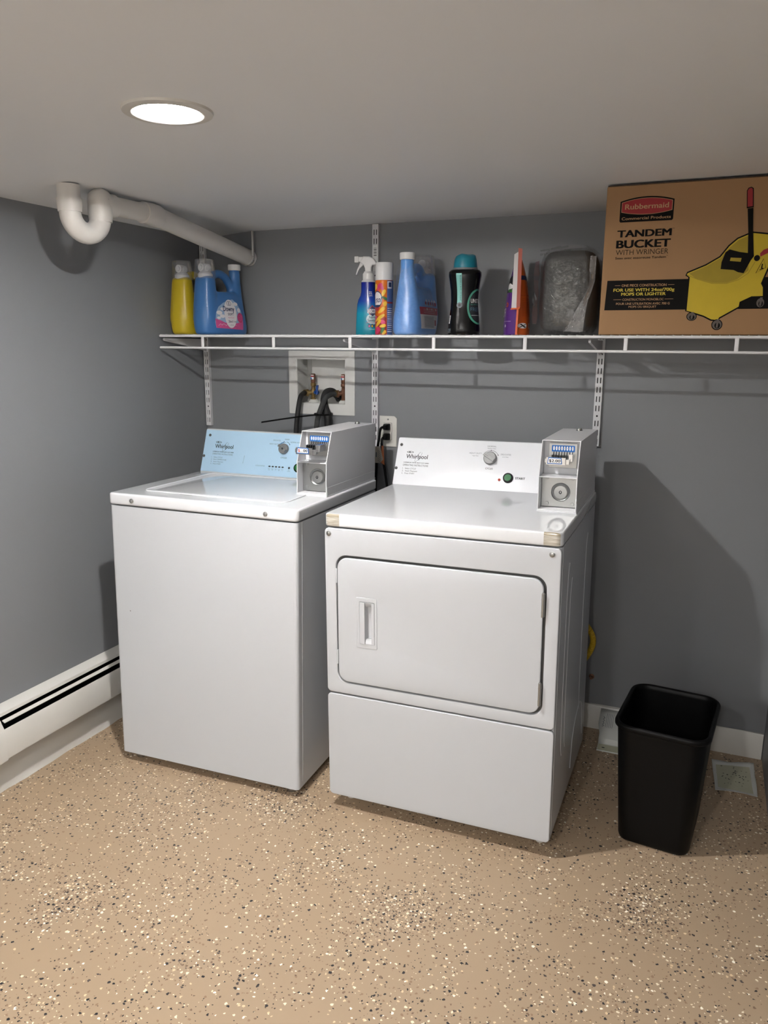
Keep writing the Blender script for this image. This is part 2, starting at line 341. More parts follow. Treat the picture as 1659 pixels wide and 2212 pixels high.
# ------------------------------------------------------------------ recessed light, added fill lights
def emis(name, power, radius, hot=None, temp=(1.0, 0.985, 0.965)):
    """diffuser of an LED lamp; hot = (radius, share of the power) of the bright core in its middle"""
    m = bpy.data.materials.new(name); m.use_nodes = True; nt = m.node_tree; nt.nodes.clear()
    o = nt.nodes.new('ShaderNodeOutputMaterial'); e = nt.nodes.new('ShaderNodeEmission'); e.inputs[0].default_value = (*temp, 1)
    nt.links.new(e.outputs[0], o.inputs[0])
    if not hot: e.inputs[1].default_value = power/(pi*pi*radius*radius); return m
    rh, share = hot; lo = power*(1-share)/(pi*pi*(radius**2-rh**2)); hi = power*share/(pi*pi*rh*rh)
    tc = nt.nodes.new('ShaderNodeTexCoord'); ln = nt.nodes.new('ShaderNodeVectorMath'); ln.operation = 'LENGTH'; nt.links.new(tc.outputs['Object'], ln.inputs[0])
    mr = nt.nodes.new('ShaderNodeMapRange'); mr.interpolation_type = 'SMOOTHSTEP'; mr.inputs['From Min'].default_value = rh*0.85; mr.inputs['From Max'].default_value = rh*1.15; mr.inputs['To Min'].default_value = hi; mr.inputs['To Max'].default_value = lo
    nt.links.new(ln.outputs['Value'], mr.inputs['Value']); nt.links.new(mr.outputs[0], e.inputs[1]); return m
def downlight(loc, power, label, hot=None):
    t = thing('recessed_light', label, 'ceiling light', loc)
    r = 0.071
    mb = MB().lathe([(r-0.001, -0.001), (r+0.001, -0.006), (r+0.006, -0.0075), (r+0.024, -0.005), (r+0.027, 0.004), (r-0.001, 0.004), (r-0.001, -0.001)], seg=64, caps=False)
    obj('trim_ring', mb, M_trim, t, smooth=50, fixn=True)
    mb = MB().lathe([(r-0.0015, -0.0008), (r*0.6, -0.0012), (0.002, -0.0015)], seg=48)
    obj('glowing_lens', mb, emis('lamp_glow', power, r, hot), t, smooth=60, fixn=True)
    return t
downlight((LAMP_C[0], LAMP_C[1], 1.966), LAMP_POWER, 'round white recessed ceiling light, switched on, above the washer', (0.019, 0.85))
for x_, y_, w_ in FILL_C: downlight((x_, y_, 1.966), FILL_POWER, 'round fill light added to the ceiling behind the viewpoint, %s one of three' % w_)

# ------------------------------------------------------------------ appliances
def machine(name, label, cat, x, y, rot, tx, ty):
    t = thing(name, label, cat); c, s = math.cos(rot), math.sin(rot)
    X = Vector((c-0*s, s, -tx)).normalized(); Y = Vector((-s, c, -ty)); Y = (Y-X*Y.dot(X)).normalized(); Z = X.cross(Y)
    m = Matrix((X, Y, Z)).transposed().to_4x4(); m.translation = Vector((x, y, 0.35*tx)); t.matrix_world = m; return t
FR = lambda u, v, z: frame((u, v, z), (1, 0, 0), (0, 0, 1))      # print plane facing the front (-v)
def screw(parent, u, v, z, r=0.006, nrm='y', lean=0.0, m_=None):
    mb = MB().lathe([(r*1.25, 0), (r*1.25, 0.001), (r, 0.0015), (r*0.8, 0.0035), (r*0.45, 0.0042), (r*0.42, 0.0022), (0.0003, 0.0022)], seg=20)
    m = Matrix.Translation((u, v, z)) @ Matrix.Rotation(pi/2-lean, 4, 'X'); mb.xform(m)
    return obj('screw', mb, m_ or M_steel, parent, smooth=30, fixn=True)
def rot_prof(mb, m): return mb.xform(m)

def coin_box(parent, u0, v0, z0, Wd, D, H, knee, dv, slide_out, price, slide_u):
    th = 0.0028
    prof = [(0, 0), (0, knee), (dv, H), (D, H), (D, 0)]
    mb = MB()
    for a in (0, Wd-th):
        mb.loft([[(u0+a, v0+v, z0+z) for v, z in prof], [(u0+a+th, v0+v, z0+z) for v, z in prof]])
    mb.box((u0+th, v0+dv, z0+H-th), (u0+Wd-th, v0+D, z0+H)); mb.box((u0+th, v0, z0), (u0+Wd-th, v0+D, z0+th+0.006)); mb.box((u0+th, v0+D-th, z0), (u0+Wd-th, v0+D, z0+H))
    mb.box((u0+th, v0, z0+knee-th), (u0+Wd-th, v0+D*0.3, z0+knee))                       # shelf between the two bays
    mb.box((u0+th, v0+0.045+0.02, z0+knee), (u0+Wd-th, v0+0.05+0.02, z0+H-th))             # back of the upper bay
    cb = obj('coin_box', mb, M_coin, parent, bevel=0.0009, fixn=True); cb['label'] = 'white metal coin box'
    mb = MB().box((u0+Wd+0.0, v0+0.004, z0+0.0), (u0+Wd+0.0012, v0+D-0.004, z0+0.032)); mb.box((u0-0.0015, v0-0.002, z0+0.0), (u0+Wd+0.002, v0+D, z0+0.0045))
    obj('base_flange', mb, M_coin, cb, bevel=0.0005)
    # lower bay : steel plate with round lock
    vb = v0+0.042
    mb = MB().box((u0+th+0.001, vb, z0+th+0.008), (u0+Wd-th-0.001, vb+0.002, z0+knee-th-0.001))
    cx, cz = u0+Wd*0.53, z0+knee*0.52
    k = len(mb.v); mb.lathe([(0.029, 0.0), (0.0285, -0.003), (0.0265, -0.0045), (0.0245, -0.003), (0.022, -0.0005), (0.0205, -0.003), (0.0195, -0.0045), (0.012, -0.005), (0.0003, -0.005)], (cx, vb, cz), seg=40, axis='y')
    for du, dz in ((-0.038, 0.043), (0.038, 0.043), (-0.037, -0.036), (0.04, -0.036)):
        mb.lathe([(0.0058, 0), (0.005, -0.003), (0.0003, -0.0035)], (u0+Wd/2+du, vb, z0+knee*0.52+dz), seg=16, axis='y')
    obj('lock_plate', mb, M_steel, cb, smooth=30, fixn=True)
    p = Print(); p.poly(ell(0, 0, 0.0045, 0.0055, 16), 0, 0); p.poly([(-0.001, -0.003), (0.002, -0.001), (0.001, 0.004), (-0.0015, 0.003)], 1, 1); p.build('keyhole', FR(cx, vb-0.0052, cz), [M_ink, M_steel], cb)
    # upper bay : slotted blue plate and coin slide
    bw = 0.078; bu = u0+slide_u; zt = z0+H-0.022
    vf = v0+0.052
    mb = MB().box((bu-0.008, vf, zt-0.062), (bu+bw-0.002, vf+0.004, zt+0.012))
    obj('slide_bezel', mb, M_steel, cb, bevel=0.0006)
    p = Print(); p.poly(rrect(0, -0.0135, 0.069, 0.0135*0.45, 0.002), 0, 0)
    for i in range(8):
        x = 0.0065+i*0.008; p.poly(ell(x, -0.003, 0.0026, 0.0065, 14), 1, 1); p.text('25', x, -0.004, 0.0022, 2, w=0.003, align='C', layer=2)
        p.poly([(x-0.0012, -0.0135), (x+0.0014, -0.0135), (x+0.0004, -0.034), (x-0.0026, -0.034)], 2, 2)
    p.build('coin_slot_plate', FR(bu, vf, zt), [M_blue, M_inkw, M_ink], cb)
    zs = zt-0.043
    mb = MB()
    so = slide_out
    mb.box((bu+0.055, vf-0.012-so, zs+0.004), (bu+0.067, vf+0.02, zs+0.026)); mb.box((bu+0.002, vf-so, zs+0.001), (bu+0.066, vf+0.03, zs+0.0075))
    for i in range(9): mb.box((bu+0.0015+i*0.008, vf-so*0.5-0.004, zs+0.0075), (bu+0.0035+i*0.008, vf+0.03, zs+0.021))
    mb.box((bu-0.006, vf-so-0.026, zs-0.004), (bu+0.06, vf-so-0.004, zs+0.004))
    mb.box((bu-0.008, vf-so-0.03, zs-0.005), (bu+0.05, vf-so-0.026, zs+0.0175)); mb.box((bu-0.012, vf-so-0.027, zs+0.0), (bu-0.008, vf-so-0.01, zs+0.013)); mb.box((bu+0.05, vf-so-0.027, zs-0.002), (bu+0.06, vf-so-0.0, zs+0.012))
    obj('coin_slide', mb, M_chrome, cb, bevel=0.0007)
    p = Print(); q = vf-so-0.0302
    p.poly([(-0.0045, -0.003), (0.040, -0.003), (0.0375, 0.0165), (-0.001, 0.0165)], 0, 0); p.poly([(-0.002, -0.0005), (0.0375, -0.0005), (0.0355, 0.014), (0.0005, 0.014)], 1, 1)
    if price == '$2.00': p.text('$2.00', 0.0015, 0.0025, 0.0088, 2, w=0.033, bold=0.02, layer=2)
    else:
        p.text('$', 0.002, 0.0025, 0.0095, 3, w=0.006, bold=0.02, layer=2); p.text('...', 0.0095, 0.0025, 0.008, 2, w=0.009, bold=0.02, layer=2); p.text('00', 0.0205, 0.0025, 0.0095, 2, w=0.014, bold=0.03, layer=2)
    p.build('price_label', FR(bu, q, zs+0.001), [M_blue, M_inkw, M_ink, M_red], cb)
    mb = MB().lathe([(0.0105, 0), (0.0105, 0.002), (0.008, 0.007), (0.007, 0.009), (0.0003, 0.009)], (u0+Wd*0.56, v0+D-0.065, z0+H), seg=24)
    obj('top_lock', mb, M_chrome, cb, smooth=30, fixn=True)
    return cb

def console(parent, u0, u1, v0, z0, v1, z1, vb, m):
    lean = math.atan2(v1-v0, z1-z0)
    prof = [(v0, z0), (v1-0.002, z1-0.004), (v1+0.004, z1), (vb, z1-0.003), (vb, z0)]
    c = obj('control_panel', MB().loft([[(u0, v, z) for v, z in prof], [(u1, v, z) for v, z in prof]]), m, parent, bevel=0.002, fixn=True)
    fr = frame((0, v0, z0), (1, 0, 0), (0, v1-v0, z1-z0)); return c, fr, lean
def knob(parent, fr, u, y, r, ang, slots=False):
    mb = MB().lathe([(r, 0), (r*0.98, 0.010), (r*0.9, 0.013), (0.0003, 0.0135)], seg=40)
    n0 = len(mb.v)
    mb.box((-r*0.95, -r*0.26, 0.012), (r*0.95, r*0.26, 0.024)); mb.xform(Matrix.Rotation(ang, 4, 'Z'), n0)
    mb.xform(fr @ Matrix.Translation((u, y, 0)))
    k = obj('cycle_knob', mb, M_knob, parent, bevel=0.0012, fixn=True); k['label'] = 'grey dial knob'
    p = Print(); c, s = math.cos(ang), math.sin(ang); q = lambda a, b: (a*c-b*s, a*s+b*c)
    p.poly([q(-r*0.85, -r*0.05), q(-r*0.1, -r*0.05), q(-r*0.1, r*0.05), q(-r*0.85, r*0.05)], 0)
    if slots: p.poly([q(r*0.05, -r*0.16), q(r*0.45, -r*0.16), q(r*0.45, r*0.16), q(r*0.05, r*0.16)], 1)
    p.build('pointer_mark', fr @ Matrix.Translation((u, y, 0.0241)), [M_knobd, M_ink], k, lift=0.0003)
def brand(p, x, y, w, mi=0, mg=1):
    p.text('Whirlpool', x, y, w*0.2, mi, w=w, bold=0.012, layer=1)
    p.strip(ell(x+w*0.57, y+w*0.08, w*0.0, 0, 3), 0.0001, mi)
    pts = [(x+w*0.57+a*math.cos(1.05)-b*math.sin(1.05), y+w*0.09+a*math.sin(1.05)+b*math.cos(1.05)) for a, b in ell(0, 0, w*0.26, w*0.075, 36, 0.5, 5.9)]
    p.strip(pts, w*0.012, mg, 2)
    p.poly(ell(x+w*0.16, y+w*0.29, w*0.16, w*0.042, 20), mi, 0); p.poly(ell(x+w*0.16, y+w*0.29, w*0.13, w*0.026, 20), 2, 1); p.poly(ell(x+w*0.14, y+w*0.29, w*0.05, w*0.02, 12), mi, 2)

# ---- washer
WX, WY, WR = 0.2381, -0.9386, 0.0413
washer = machine('washing_machine', 'white top loading washing machine with pale blue control panel and coin box', 'washing machine', WX, WY, WR, 0.0061, 0.0169)
ww, wh, wb, lh, wd = 0.7136, 0.9826, 0.0327, 0.0391, 0.6825
def cabinet(name, w, d, z0, z1, m, parent, r=0.012, fr_v=0.004):
    out = rrect(0.003, fr_v, w-0.003, d, r, 6); me = plate([out], z1-z0, 0.0, Matrix.Translation((0, 0, z1)))
    o = obj(name, me, m, parent, bevel=0.004, seg=3); return o
cab = cabinet('cabinet', ww, wd, wb, wh-lh-0.004, M_white, washer)
mb = MB().box((0.02, 0.02, wh-lh-0.006), (ww-0.02, wd-0.02, wh-lh+0.002)); obj('seam_dark_fill', mb, M_dark, washer)  # dark block fills the gap between cabinet and worktop
# embossed ribs and front-panel seam on the right side
mb = MB()
for v, z0_, z1_ in ((0.30, 0.25, 0.86), (0.36, 0.22, 0.87), (0.56, 0.22, 0.87)):
    mb.tube(spline([(ww-0.0035, v+0.03, z0_), (ww-0.0035, v, z0_+0.08), (ww-0.0035, v-0.015, (z0_+z1_)/2), (ww-0.0035, v, z1_-0.08), (ww-0.0035, v+0.03, z1_)], 8), 0.0026, 8)
mb.box((ww-0.0032, 0.036, wb+0.02), (ww-0.0018, 0.038, wh-lh-0.006))
obj('side_panel_rib', mb, M_white, washer, smooth=60)
me = plate([rrect(0, 0, ww, wd, 0.016, 8)], lh, 0.007, Matrix.Translation((0, 0, wh)), 4); top = obj('worktop', me, M_top, washer, smooth=50)
# lid: raised thin plate with a bright rounded edge
me = plate([rrect(0.082, 0.074, 0.628, 0.508, 0.03, 8)], 0.003, 0.0012, Matrix.Translation((0, 0, wh+0.0026)), 2); lid = obj('lid', me, M_top, washer, smooth=60)
mb = MB(); pts = [(x, y, wh+0.0026) for x, y in rrect(0.084, 0.076, 0.626, 0.506, 0.029, 8)]; mb.tube(pts+[pts[0], pts[1]], 0.0022, 8, caps=False); obj('lid_rim', mb, M_top, lid, smooth=60)
p = Print(); p.poly(ell(0, 0, 0.026, 0.006, 20, pi, 2*pi), 0); p.build('finger_notch_shade', frame((0.262, 0.074, wh+0.0002), (1, 0, 0), (0, 1, 0)), [M_knobd], lid)  # notch is flat, its shade drawn as a grey half-ellipse
for u in (0.0966, 0.6017): screw(washer, u, 0.0, 0.9605, 0.0065)
c, fr, lean = console(washer, 0.004, 0.592, 0.545, wh-0.001, 0.602, 1.149, 0.652, M_white)
ph = math.hypot(0.057, 1.149-wh)
me = plate([rrect(0.006, 0.004, 0.588, ph-0.003, 0.002, 3)], 0.002, 0.0004, fr @ Matrix.Translation((0, 0, 0.002))); obj('blue_face', me, M_panelb, c)['label'] = 'pale blue printed face'
zy = lambda z: (z-0.9877)*1.06
for u, z in ((0.026, 1.130), (0.012, 1.049)):
    screw(c, u, 0.545+(z-wh-0.005)*0.35-0.003, z-0.005, 0.0045, lean=lean, m_=M_knobd)
p = Print(); brand(p, 0.058, zy(1.082), 0.083); p.build('brand_logo', fr @ Matrix.Translation((0, 0, 0.0021)), [M_ink, M_inkg, M_panelb, M_inkg, M_blue], c); p = Print()
p.text('COMMERCIAL WASHER HEAVY DUTY SERIES', 0.05, zy(1.0665), 0.0035, 0, w=0.096, bold=0.03)
p.text('OPERATING INSTRUCTIONS', 0.05, zy(1.0565), 0.0068, 3, w=0.093)
for i, t in enumerate(('1.   Select CYCLE', '2.   Select TEMPERATURE', '3.   Insert Payment', '4.   Press START')):
    p.text(t, 0.048, zy(1.0445-i*0.0085), 0.0052, 3, w=0.0032*len(t)-0.004)
p.build('instruction_text', fr @ Matrix.Translation((0, 0, 0.0021)), [M_ink, M_inkg, M_panelb, M_inkg, M_blue], c); p = Print()
ku, ky = 0.3655, zy(1.0945); r = 0.0205
p.text('DELICATES', ku-0.02, ky+0.030, 0.005, 3, w=0.032, align='R'); p.text('MIXED', ku+0.008, ky+0.036, 0.005, 3, w=0.02, align='C'); p.text('HEAVY DUTY', ku-0.028, ky+0.015, 0.005, 3, w=0.038, align='R'); p.text('NORMAL ECO WASH', ku+0.024, ky+0.026, 0.005, 3, w=0.062)
q_ = Print(); q_.strip(ell(ku, ky, 0.0265, 0.0265, 14, 1.75, 2.75), 0.0028, 4, 1); q_.strip(ell(ku, ky, 0.0265, 0.0265, 14, 1.4, 2.75), 0.0009, 0, 2); q_.strip(ell(ku, ky, 0.0295, 0.0295, 10, 0.75, 1.3), 0.0013, 0, 1)
for a in (0.7, 1.7, 2.8): q_.poly(ell(ku+0.0285*math.cos(a), ky+0.0285*math.sin(a), 0.0018, 0.0018, 10), 0, 3)
q_.build('dial_scale', fr @ Matrix.Translation((0, 0, 0.0021)), [M_ink, M_inkg, M_panelb, M_inkg, M_blue], c)
p.build('dial_lettering', fr @ Matrix.Translation((0, 0, 0.0021)), [M_ink, M_inkg, M_panelb, M_inkg, M_blue], c); p = Print()
p.text('CYCLES', ku+0.004, ky-0.037, 0.0055, 0, w=0.026, align='C')
p.build('cycles_lettering', fr @ Matrix.Translation((0, 0, 0.0021)), [M_ink, M_inkg, M_panelb, M_inkg, M_blue], c); p = Print()
p.text('CYCLE STATUS', 0.252, zy(1.0245), 0.0045, 3, w=0.04)
for i in range(5):
    x = 0.3135+i*0.0143; p.poly(ell(x, zy(1.0265), 0.0052, 0.0028, 16), 0, 1); p.text(('In', 'Rinse', 'Wash', 'Final', 'Done')[i], x, zy(1.0165), 0.0032, 3, align='C', w=0.008); p.text(('Use', 'Wash', '', 'Spin', '')[i] or '-', x, zy(1.0125), 0.0032, 3, align='C', w=0.007)
p.poly(ell(0.3985, zy(1.0255), 0.0042, 0.0045, 16), 0, 1); p.text('Lid', 0.3985, zy(1.0165), 0.0032, 3, align='C'); p.text('Locked', 0.3985, zy(1.0125), 0.0032, 3, align='C')
p.build('status_lights', fr @ Matrix.Translation((0, 0, 0.0021)), [M_ink, M_inkg, M_panelb, M_inkg, M_blue], c); p = Print()
p.text('LID LOCKED', 0.195, zy(1.030), 0.0028, 3, w=0.032, rot=pi/2-0.1)
p.build('side_lettering', fr @ Matrix.Translation((0, 0, 0.0021)), [M_ink, M_inkg, M_panelb, M_inkg, M_blue], c)
knob(c, fr @ Matrix.Translation((0, 0, 0.002)), ku, ky, r, -0.62, True)
mb = MB().lathe([(0.018, 0), (0.017, 0.005), (0.013, 0.006)], seg=32); mb.lathe([(0.012, 0.004), (0.0115, 0.008), (0.0003, 0.0088)], seg=24, mi=1); mb.xform(fr @ Matrix.Translation((0.4365, zy(1.028), 0.002))); obj('start_button', mb, [M_black, M_green], c, fixn=True)
coin_box(washer, 0.5925, 0.236, wh, 0.110, 0.450, 0.2150, 0.1145, 0.040, 0.062, 'x', 0.025)
for u in (0.05, ww-0.05):
    for v in (0.05, wd-0.05): obj('foot', MB().lathe([(0.018, 0.0), (0.02, 0.006), (0.02, 0.012), (0.009, 0.014), (0.009, wb+0.004)], (u, v, 0.002+0.0169*v), seg=20), M_steel, washer, fixn=True)

# ---- dryer
dryer = machine('clothes_dryer', 'white front loading clothes dryer with white control panel and $2.00 coin box', 'clothes dryer', 1.0576, -0.8952, 0.0084, -0.0113, 0.0014)
dw, dh, db, dd = 0.7168, 0.9830, 0.0502, 0.680
out = rrect(0.006, 0.012, dw-0.003, dd, 0.01, 6); obj('cabinet', plate([out], dh-lh-0.004-db, 0.0, Matrix.Translation((0, 0, dh-lh-0.004))), M_white, dryer, bevel=0.003, seg=2)
obj('seam_dark_fill', MB().box((0.02, 0.02, dh-lh-0.006), (dw-0.02, dd-0.02, dh-lh+0.002)), M_dark, dryer)  # dark block in the gap under the dryer worktop
mb = MB()
for v, z0_, z1_ in ((0.14, 0.25, 0.86), (0.20, 0.25, 0.80), (0.50, 0.24, 0.87)):
    mb.tube(spline([(dw-0.0035, v+0.02, z0_), (dw-0.0035, v, z0_+0.06), (dw-0.0035, v-0.006, (z0_+z1_)/2), (dw-0.0035, v, z1_-0.06), (dw-0.0035, v+0.02, z1_)], 8), 0.002, 8)
mb.box((dw-0.0034, 0.03, db+0.01), (dw-0.0018, 0.033, dh-lh-0.006))
mb.tube(spline([(dw-0.0035, 0.36, 0.1), (dw-0.0035, 0.39, 0.2), (dw-0.0035, 0.46, 0.25), (dw-0.0035, 0.56, 0.25), (dw-0.0035, 0.62, 0.1)], 8), 0.003, 8)
obj('side_panel_rib', mb, M_white, dryer, smooth=60)
# worn enamel on the front corners of the worktop
M_dtop = M_top.copy(); M_dtop.name = 'dryer_top_enamel_worn'; nt = M_dtop.node_tree; b = nt.nodes['Principled BSDF']; src = b.inputs['Base Color'].links[0].from_socket
tc = nt.nodes.new('ShaderNodeTexCoord'); sp = nt.nodes.new('ShaderNodeSeparateXYZ'); nt.links.new(tc.outputs['Object'], sp.inputs[0])
def mnode(op, a, bb, clamp=False):
    n = nt.nodes.new('ShaderNodeMath'); n.operation = op; n.use_clamp = clamp
    for i, q in enumerate((a, bb)):
        if hasattr(q, 'links'): nt.links.new(q, n.inputs[i])
        else: n.inputs[i].default_value = q
    return n.outputs[0]
cu_ = mnode('ABSOLUTE', mnode('SUBTRACT', sp.outputs[0], dw/2), 0)
mask = mnode('MULTIPLY', mnode('GREATER_THAN', cu_, dw/2-0.052), mnode('LESS_THAN', sp.outputs[1], 0.0045))
mp = nt.nodes.new('ShaderNodeMapping'); mp.inputs['Scale'].default_value = (12, 12, 420); nt.links.new(tc.outputs['Object'], mp.inputs[0])
nz = nt.nodes.new('ShaderNodeTexNoise'); nz.inputs['Scale'].default_value = 1.6; nz.inputs['Detail'].default_value = 3; nt.links.new(mp.outputs[0], nz.inputs['Vector'])
cr = nt.nodes.new('ShaderNodeValToRGB'); nt.links.new(nz.outputs['Fac'], cr.inputs[0]); e = cr.color_ramp.elements; e[0].position = 0.36; e[0].color = srgb(140, 130, 110); e[1].position = 0.60; e[1].color = srgb(212, 208, 198)
mx = nt.nodes.new('ShaderNodeMix'); mx.data_type = 'RGBA'; nt.links.new(src, mx.inputs['A']); nt.links.new(cr.outputs[0], mx.inputs['B']); nt.links.new(mask, mx.inputs['Factor'])
# brown rubbed line along the very edge of the same corners
m2 = mnode('MULTIPLY', mask, mnode('GREATER_THAN', sp.outputs[2], dh-0.009)); mx2 = nt.nodes.new('ShaderNodeMix'); mx2.data_type = 'RGBA'; mx2.inputs['B'].default_value = srgb(150, 134, 104)
nt.links.new(mx.outputs['Result'], mx2.inputs['A']); nt.links.new(mnode('MULTIPLY', m2, 0.6), mx2.inputs['Factor']); nt.links.new(mx2.outputs['Result'], b.inputs['Base Color'])
obj('worktop', plate([rrect(0, 0, dw, dd, 0.02, 8)], lh, 0.006, Matrix.Translation((0, 0, dh)), 4), M_dtop, dryer, smooth=50)
# front panel with the door opening, lower panel
seam = db+0.3555
fm = FR(0, 0, 0)
obj('front_panel', plate([rrect(0.002, seam+0.003, dw-0.002, dh-lh-0.004, 0.014, 6), rrect(0.0385, 0.4455, 0.6785, 0.858, 0.036, 8)], 0.016, 0.003, fm, 3), M_white, dryer, smooth=50)
obj('lower_panel', plate([rrect(0.002, db, dw-0.002, seam-0.002, 0.014, 6)], 0.016, 0.003, fm, 3), M_white, dryer, smooth=50)
obj('dark_recess', MB().box((0.035, 0.0118, 0.44), (0.682, 0.014, 0.865)).box((0.01, 0.008, seam-0.004), (dw-0.01, 0.0118, seam+0.005)), M_knobd, dryer)
door = obj('door', plate([rrect(0.044, 0.4515, 0.6710, 0.8505, 0.032, 8), rrect(0.118, 0.586, 0.166, 0.7195, 0.003, 2)], 0.012, 0.003, FR(0, -0.003, 0), 3), M_white, dryer, smooth=50)
mb = MB()
hm = plate([rrect(0.1065, 0.572, 0.1745, 0.733, 0.003, 2), rrect(0.117, 0.585, 0.167, 0.7205, 0.003, 2)], 0.003, 0.0008, FR(0, -0.0045, 0)); hd = obj('door_handle', hm, M_white, door, smooth=50)
mb.box((0.116, 0.009, 0.584), (0.168, 0.011, 0.7215)); mb.box((0.116, -0.004, 0.584), (0.1175, 0.01, 0.7215)); mb.box((0.1665, -0.004, 0.584), (0.168, 0.01, 0.7215)); mb.box((0.117, -0.004, 0.584), (0.167, 0.01, 0.586)); mb.box((0.117, -0.004, 0.7195), (0.167, 0.01, 0.7215))
# sloped grip along the left of the pocket and small pillows top and bottom
mb.loft([[(0.118, -0.005, z), (0.136, -0.009, z), (0.140, 0.008, z), (0.118, 0.009, z)] for z in (0.5865, 0.600, 0.706, 0.7190)])
mb.loft([[(0.118, -0.005, z), (0.118, 0.009, z), (0.1655, 0.009, z), (0.1655, y, z)] for z, y in ((0.7190, -0.005), (0.7100, 0.000), (0.704, 0.008))]); mb.loft([[(0.118, -0.005, z), (0.118, 0.009, z), (0.1655, 0.009, z), (0.1655, y, z)] for z, y in ((0.5865, -0.005), (0.596, 0.000), (0.602, 0.008))])
mb.box((0.1575, -0.006, 0.5865), (0.1665, 0.0, 0.7190))
obj('grip_pocket', mb, M_white, hd, bevel=0.0008, fixn=True)
for z in (0.777, 0.514):
    mb = MB(); mb.tube([(0.6712, -0.006, z-0.034), (0.6712, -0.006, z+0.034)], 0.0042, 14); mb.tube([(0.6712, -0.006, z+0.034), (0.6712, -0.006, z+0.0375)], [0.0042, 0.002], 14)
    mb.box((0.6665, -0.004, z-0.033), (0.6760, -0.0005, z+0.033))
    for k in (-0.02, 0.018): mb.tube([(0.6712, -0.006, z+k-0.0007), (0.6712, -0.006, z+k+0.0007)], 0.0048, 14)
    obj('door_hinge', mb, M_steel, door, smooth=40)
for z in (0.792, 0.529):
    obj('latch_strike', MB().box((0.0385, -0.0015, z-0.023), (0.0425, 0.004, z+0.023)), M_white, dryer, bevel=0.0008)
screw(dryer, 0.0163, 0.0, 0.9228, 0.0065); screw(dryer, 0.6897, 0.0, 0.9223, 0.0065)
c, fr, lean = console(dryer, 0.0, 0.592, 0.559, dh-0.001, 0.630, 1.146, 0.676, M_panelw)
DZ = 0.9925; zy = lambda z: (z-DZ)*1.09
for u, z in ((0.012, 1.131), (0.004, 1.049)):
    screw(c, u+0.003, 0.559+(z-DZ)*0.433-0.001, z-DZ+dh, 0.0045, lean=lean, m_=M_knobd)
p = Print(); brand(p, 0.040, zy(1.085), 0.083)
p.build('brand_logo', fr @ Matrix.Translation((0, 0, 0.0002)), [M_ink, M_inkg, M_panelw, M_inkg], c); p = Print()
p.text('COMMERCIAL DRYER HEAVY DUTY SERIES', 0.032, zy(1.069), 0.0035, 0, w=0.098, bold=0.03); p.text('OPERATING INSTRUCTIONS', 0.031, zy(1.0585), 0.0072, 0, w=0.098)
for i, t in enumerate(('1.   Select CYCLE', '2.   Insert Payment', '3.   Press START')): p.text(t, 0.031, zy(1.0475-i*0.0085), 0.0058, 0, w=0.0032*len(t)-0.002)
p.build('instruction_text', fr @ Matrix.Translation((0, 0, 0.0002)), [M_ink, M_inkg, M_panelw, M_inkg], c); p = Print()
ku, ky = 0.355, zy(1.0985); r = 0.0235
p.text('NORMAL', ku+0.001, ky+0.042, 0.005, 3, w=0.032, align='C'); p.text('Medium Heat', ku+0.001, ky+0.035, 0.004, 3, w=0.03, align='C')
p.text('HEAVY DUTY', ku-0.033, ky+0.014, 0.0055, 3, w=0.045, align='R'); p.text('High Heat', ku-0.044, ky+0.006, 0.004, 3, w=0.022, align='R'); p.text('DELICATES', ku+0.036, ky+0.014, 0.0055, 3, w=0.036); p.text('Low Heat', ku+0.042, ky+0.006, 0.004, 3, w=0.022)
q_ = Print(); q_.strip(ell(ku, ky, 0.0295, 0.0295, 24, 0.45, pi-0.45), 0.0011, 0, 1)
for a in (0.45, pi/2, pi-0.45): q_.poly(ell(ku+0.0295*math.cos(a), ky+0.0295*math.sin(a), 0.0018, 0.0018, 10), 0, 3)
q_.build('dial_scale', fr @ Matrix.Translation((0, 0, 0.0002)), [M_ink, M_inkg, M_panelw, M_inkg], c)
p.build('dial_lettering', fr @ Matrix.Translation((0, 0, 0.0002)), [M_ink, M_inkg, M_panelw, M_inkg], c); p = Print()
p.text('CYCLES', ku, ky-0.040, 0.0065, 0, w=0.027, align='C', bold=0.01)
bu_, by_ = 0.4265, zy(1.037)
p.build('cycles_lettering', fr @ Matrix.Translation((0, 0, 0.0002)), [M_ink, M_inkg, M_panelw, M_inkg], c); p = Print()
p.text('START', bu_+0.0255, by_-0.003, 0.0078, 0, w=0.034, bold=0.03)
p.build('start_lettering', fr @ Matrix.Translation((0, 0, 0.0002)), [M_ink, M_inkg, M_panelw, M_inkg], c); p = Print()
p.text('Start', 0.394, by_-0.0205, 0.0035, 0, w=0.013, align='C', bold=0.02); p.text('In Use', 0.394, by_-0.026, 0.0035, 0, w=0.014, align='C', bold=0.02)
p.build('indicator_lettering', fr @ Matrix.Translation((0, 0, 0.0002)), [M_ink, M_inkg, M_panelw, M_inkg], c)
knob(c, fr, ku, ky, r, -0.55)
mb = MB().lathe([(0.0185, 0), (0.0175, 0.006), (0.013, 0.007)], seg=32); mb.lathe([(0.0125, 0.005), (0.012, 0.009), (0.0003, 0.0098)], seg=24, mi=1); mb.xform(fr @ Matrix.Translation((bu_, by_, 0))); obj('start_button', mb, [M_black, M_green], c, fixn=True)
M_led = mat('red_lens', srgb(150, 52, 40), 0.2); mb = MB().lathe([(0.0052, 0), (0.0045, 0.0025), (0.0003, 0.0035)], seg=20); mb.xform(fr @ Matrix.Translation((0.396, by_-0.008, 0))); obj('indicator_light', mb, M_led, c, fixn=True)
coin_box(dryer, 0.5930, 0.262, dh, 0.1160, 0.408, 0.2140, 0.1085, 0.040, 0.016, '$2.00', 0.028)
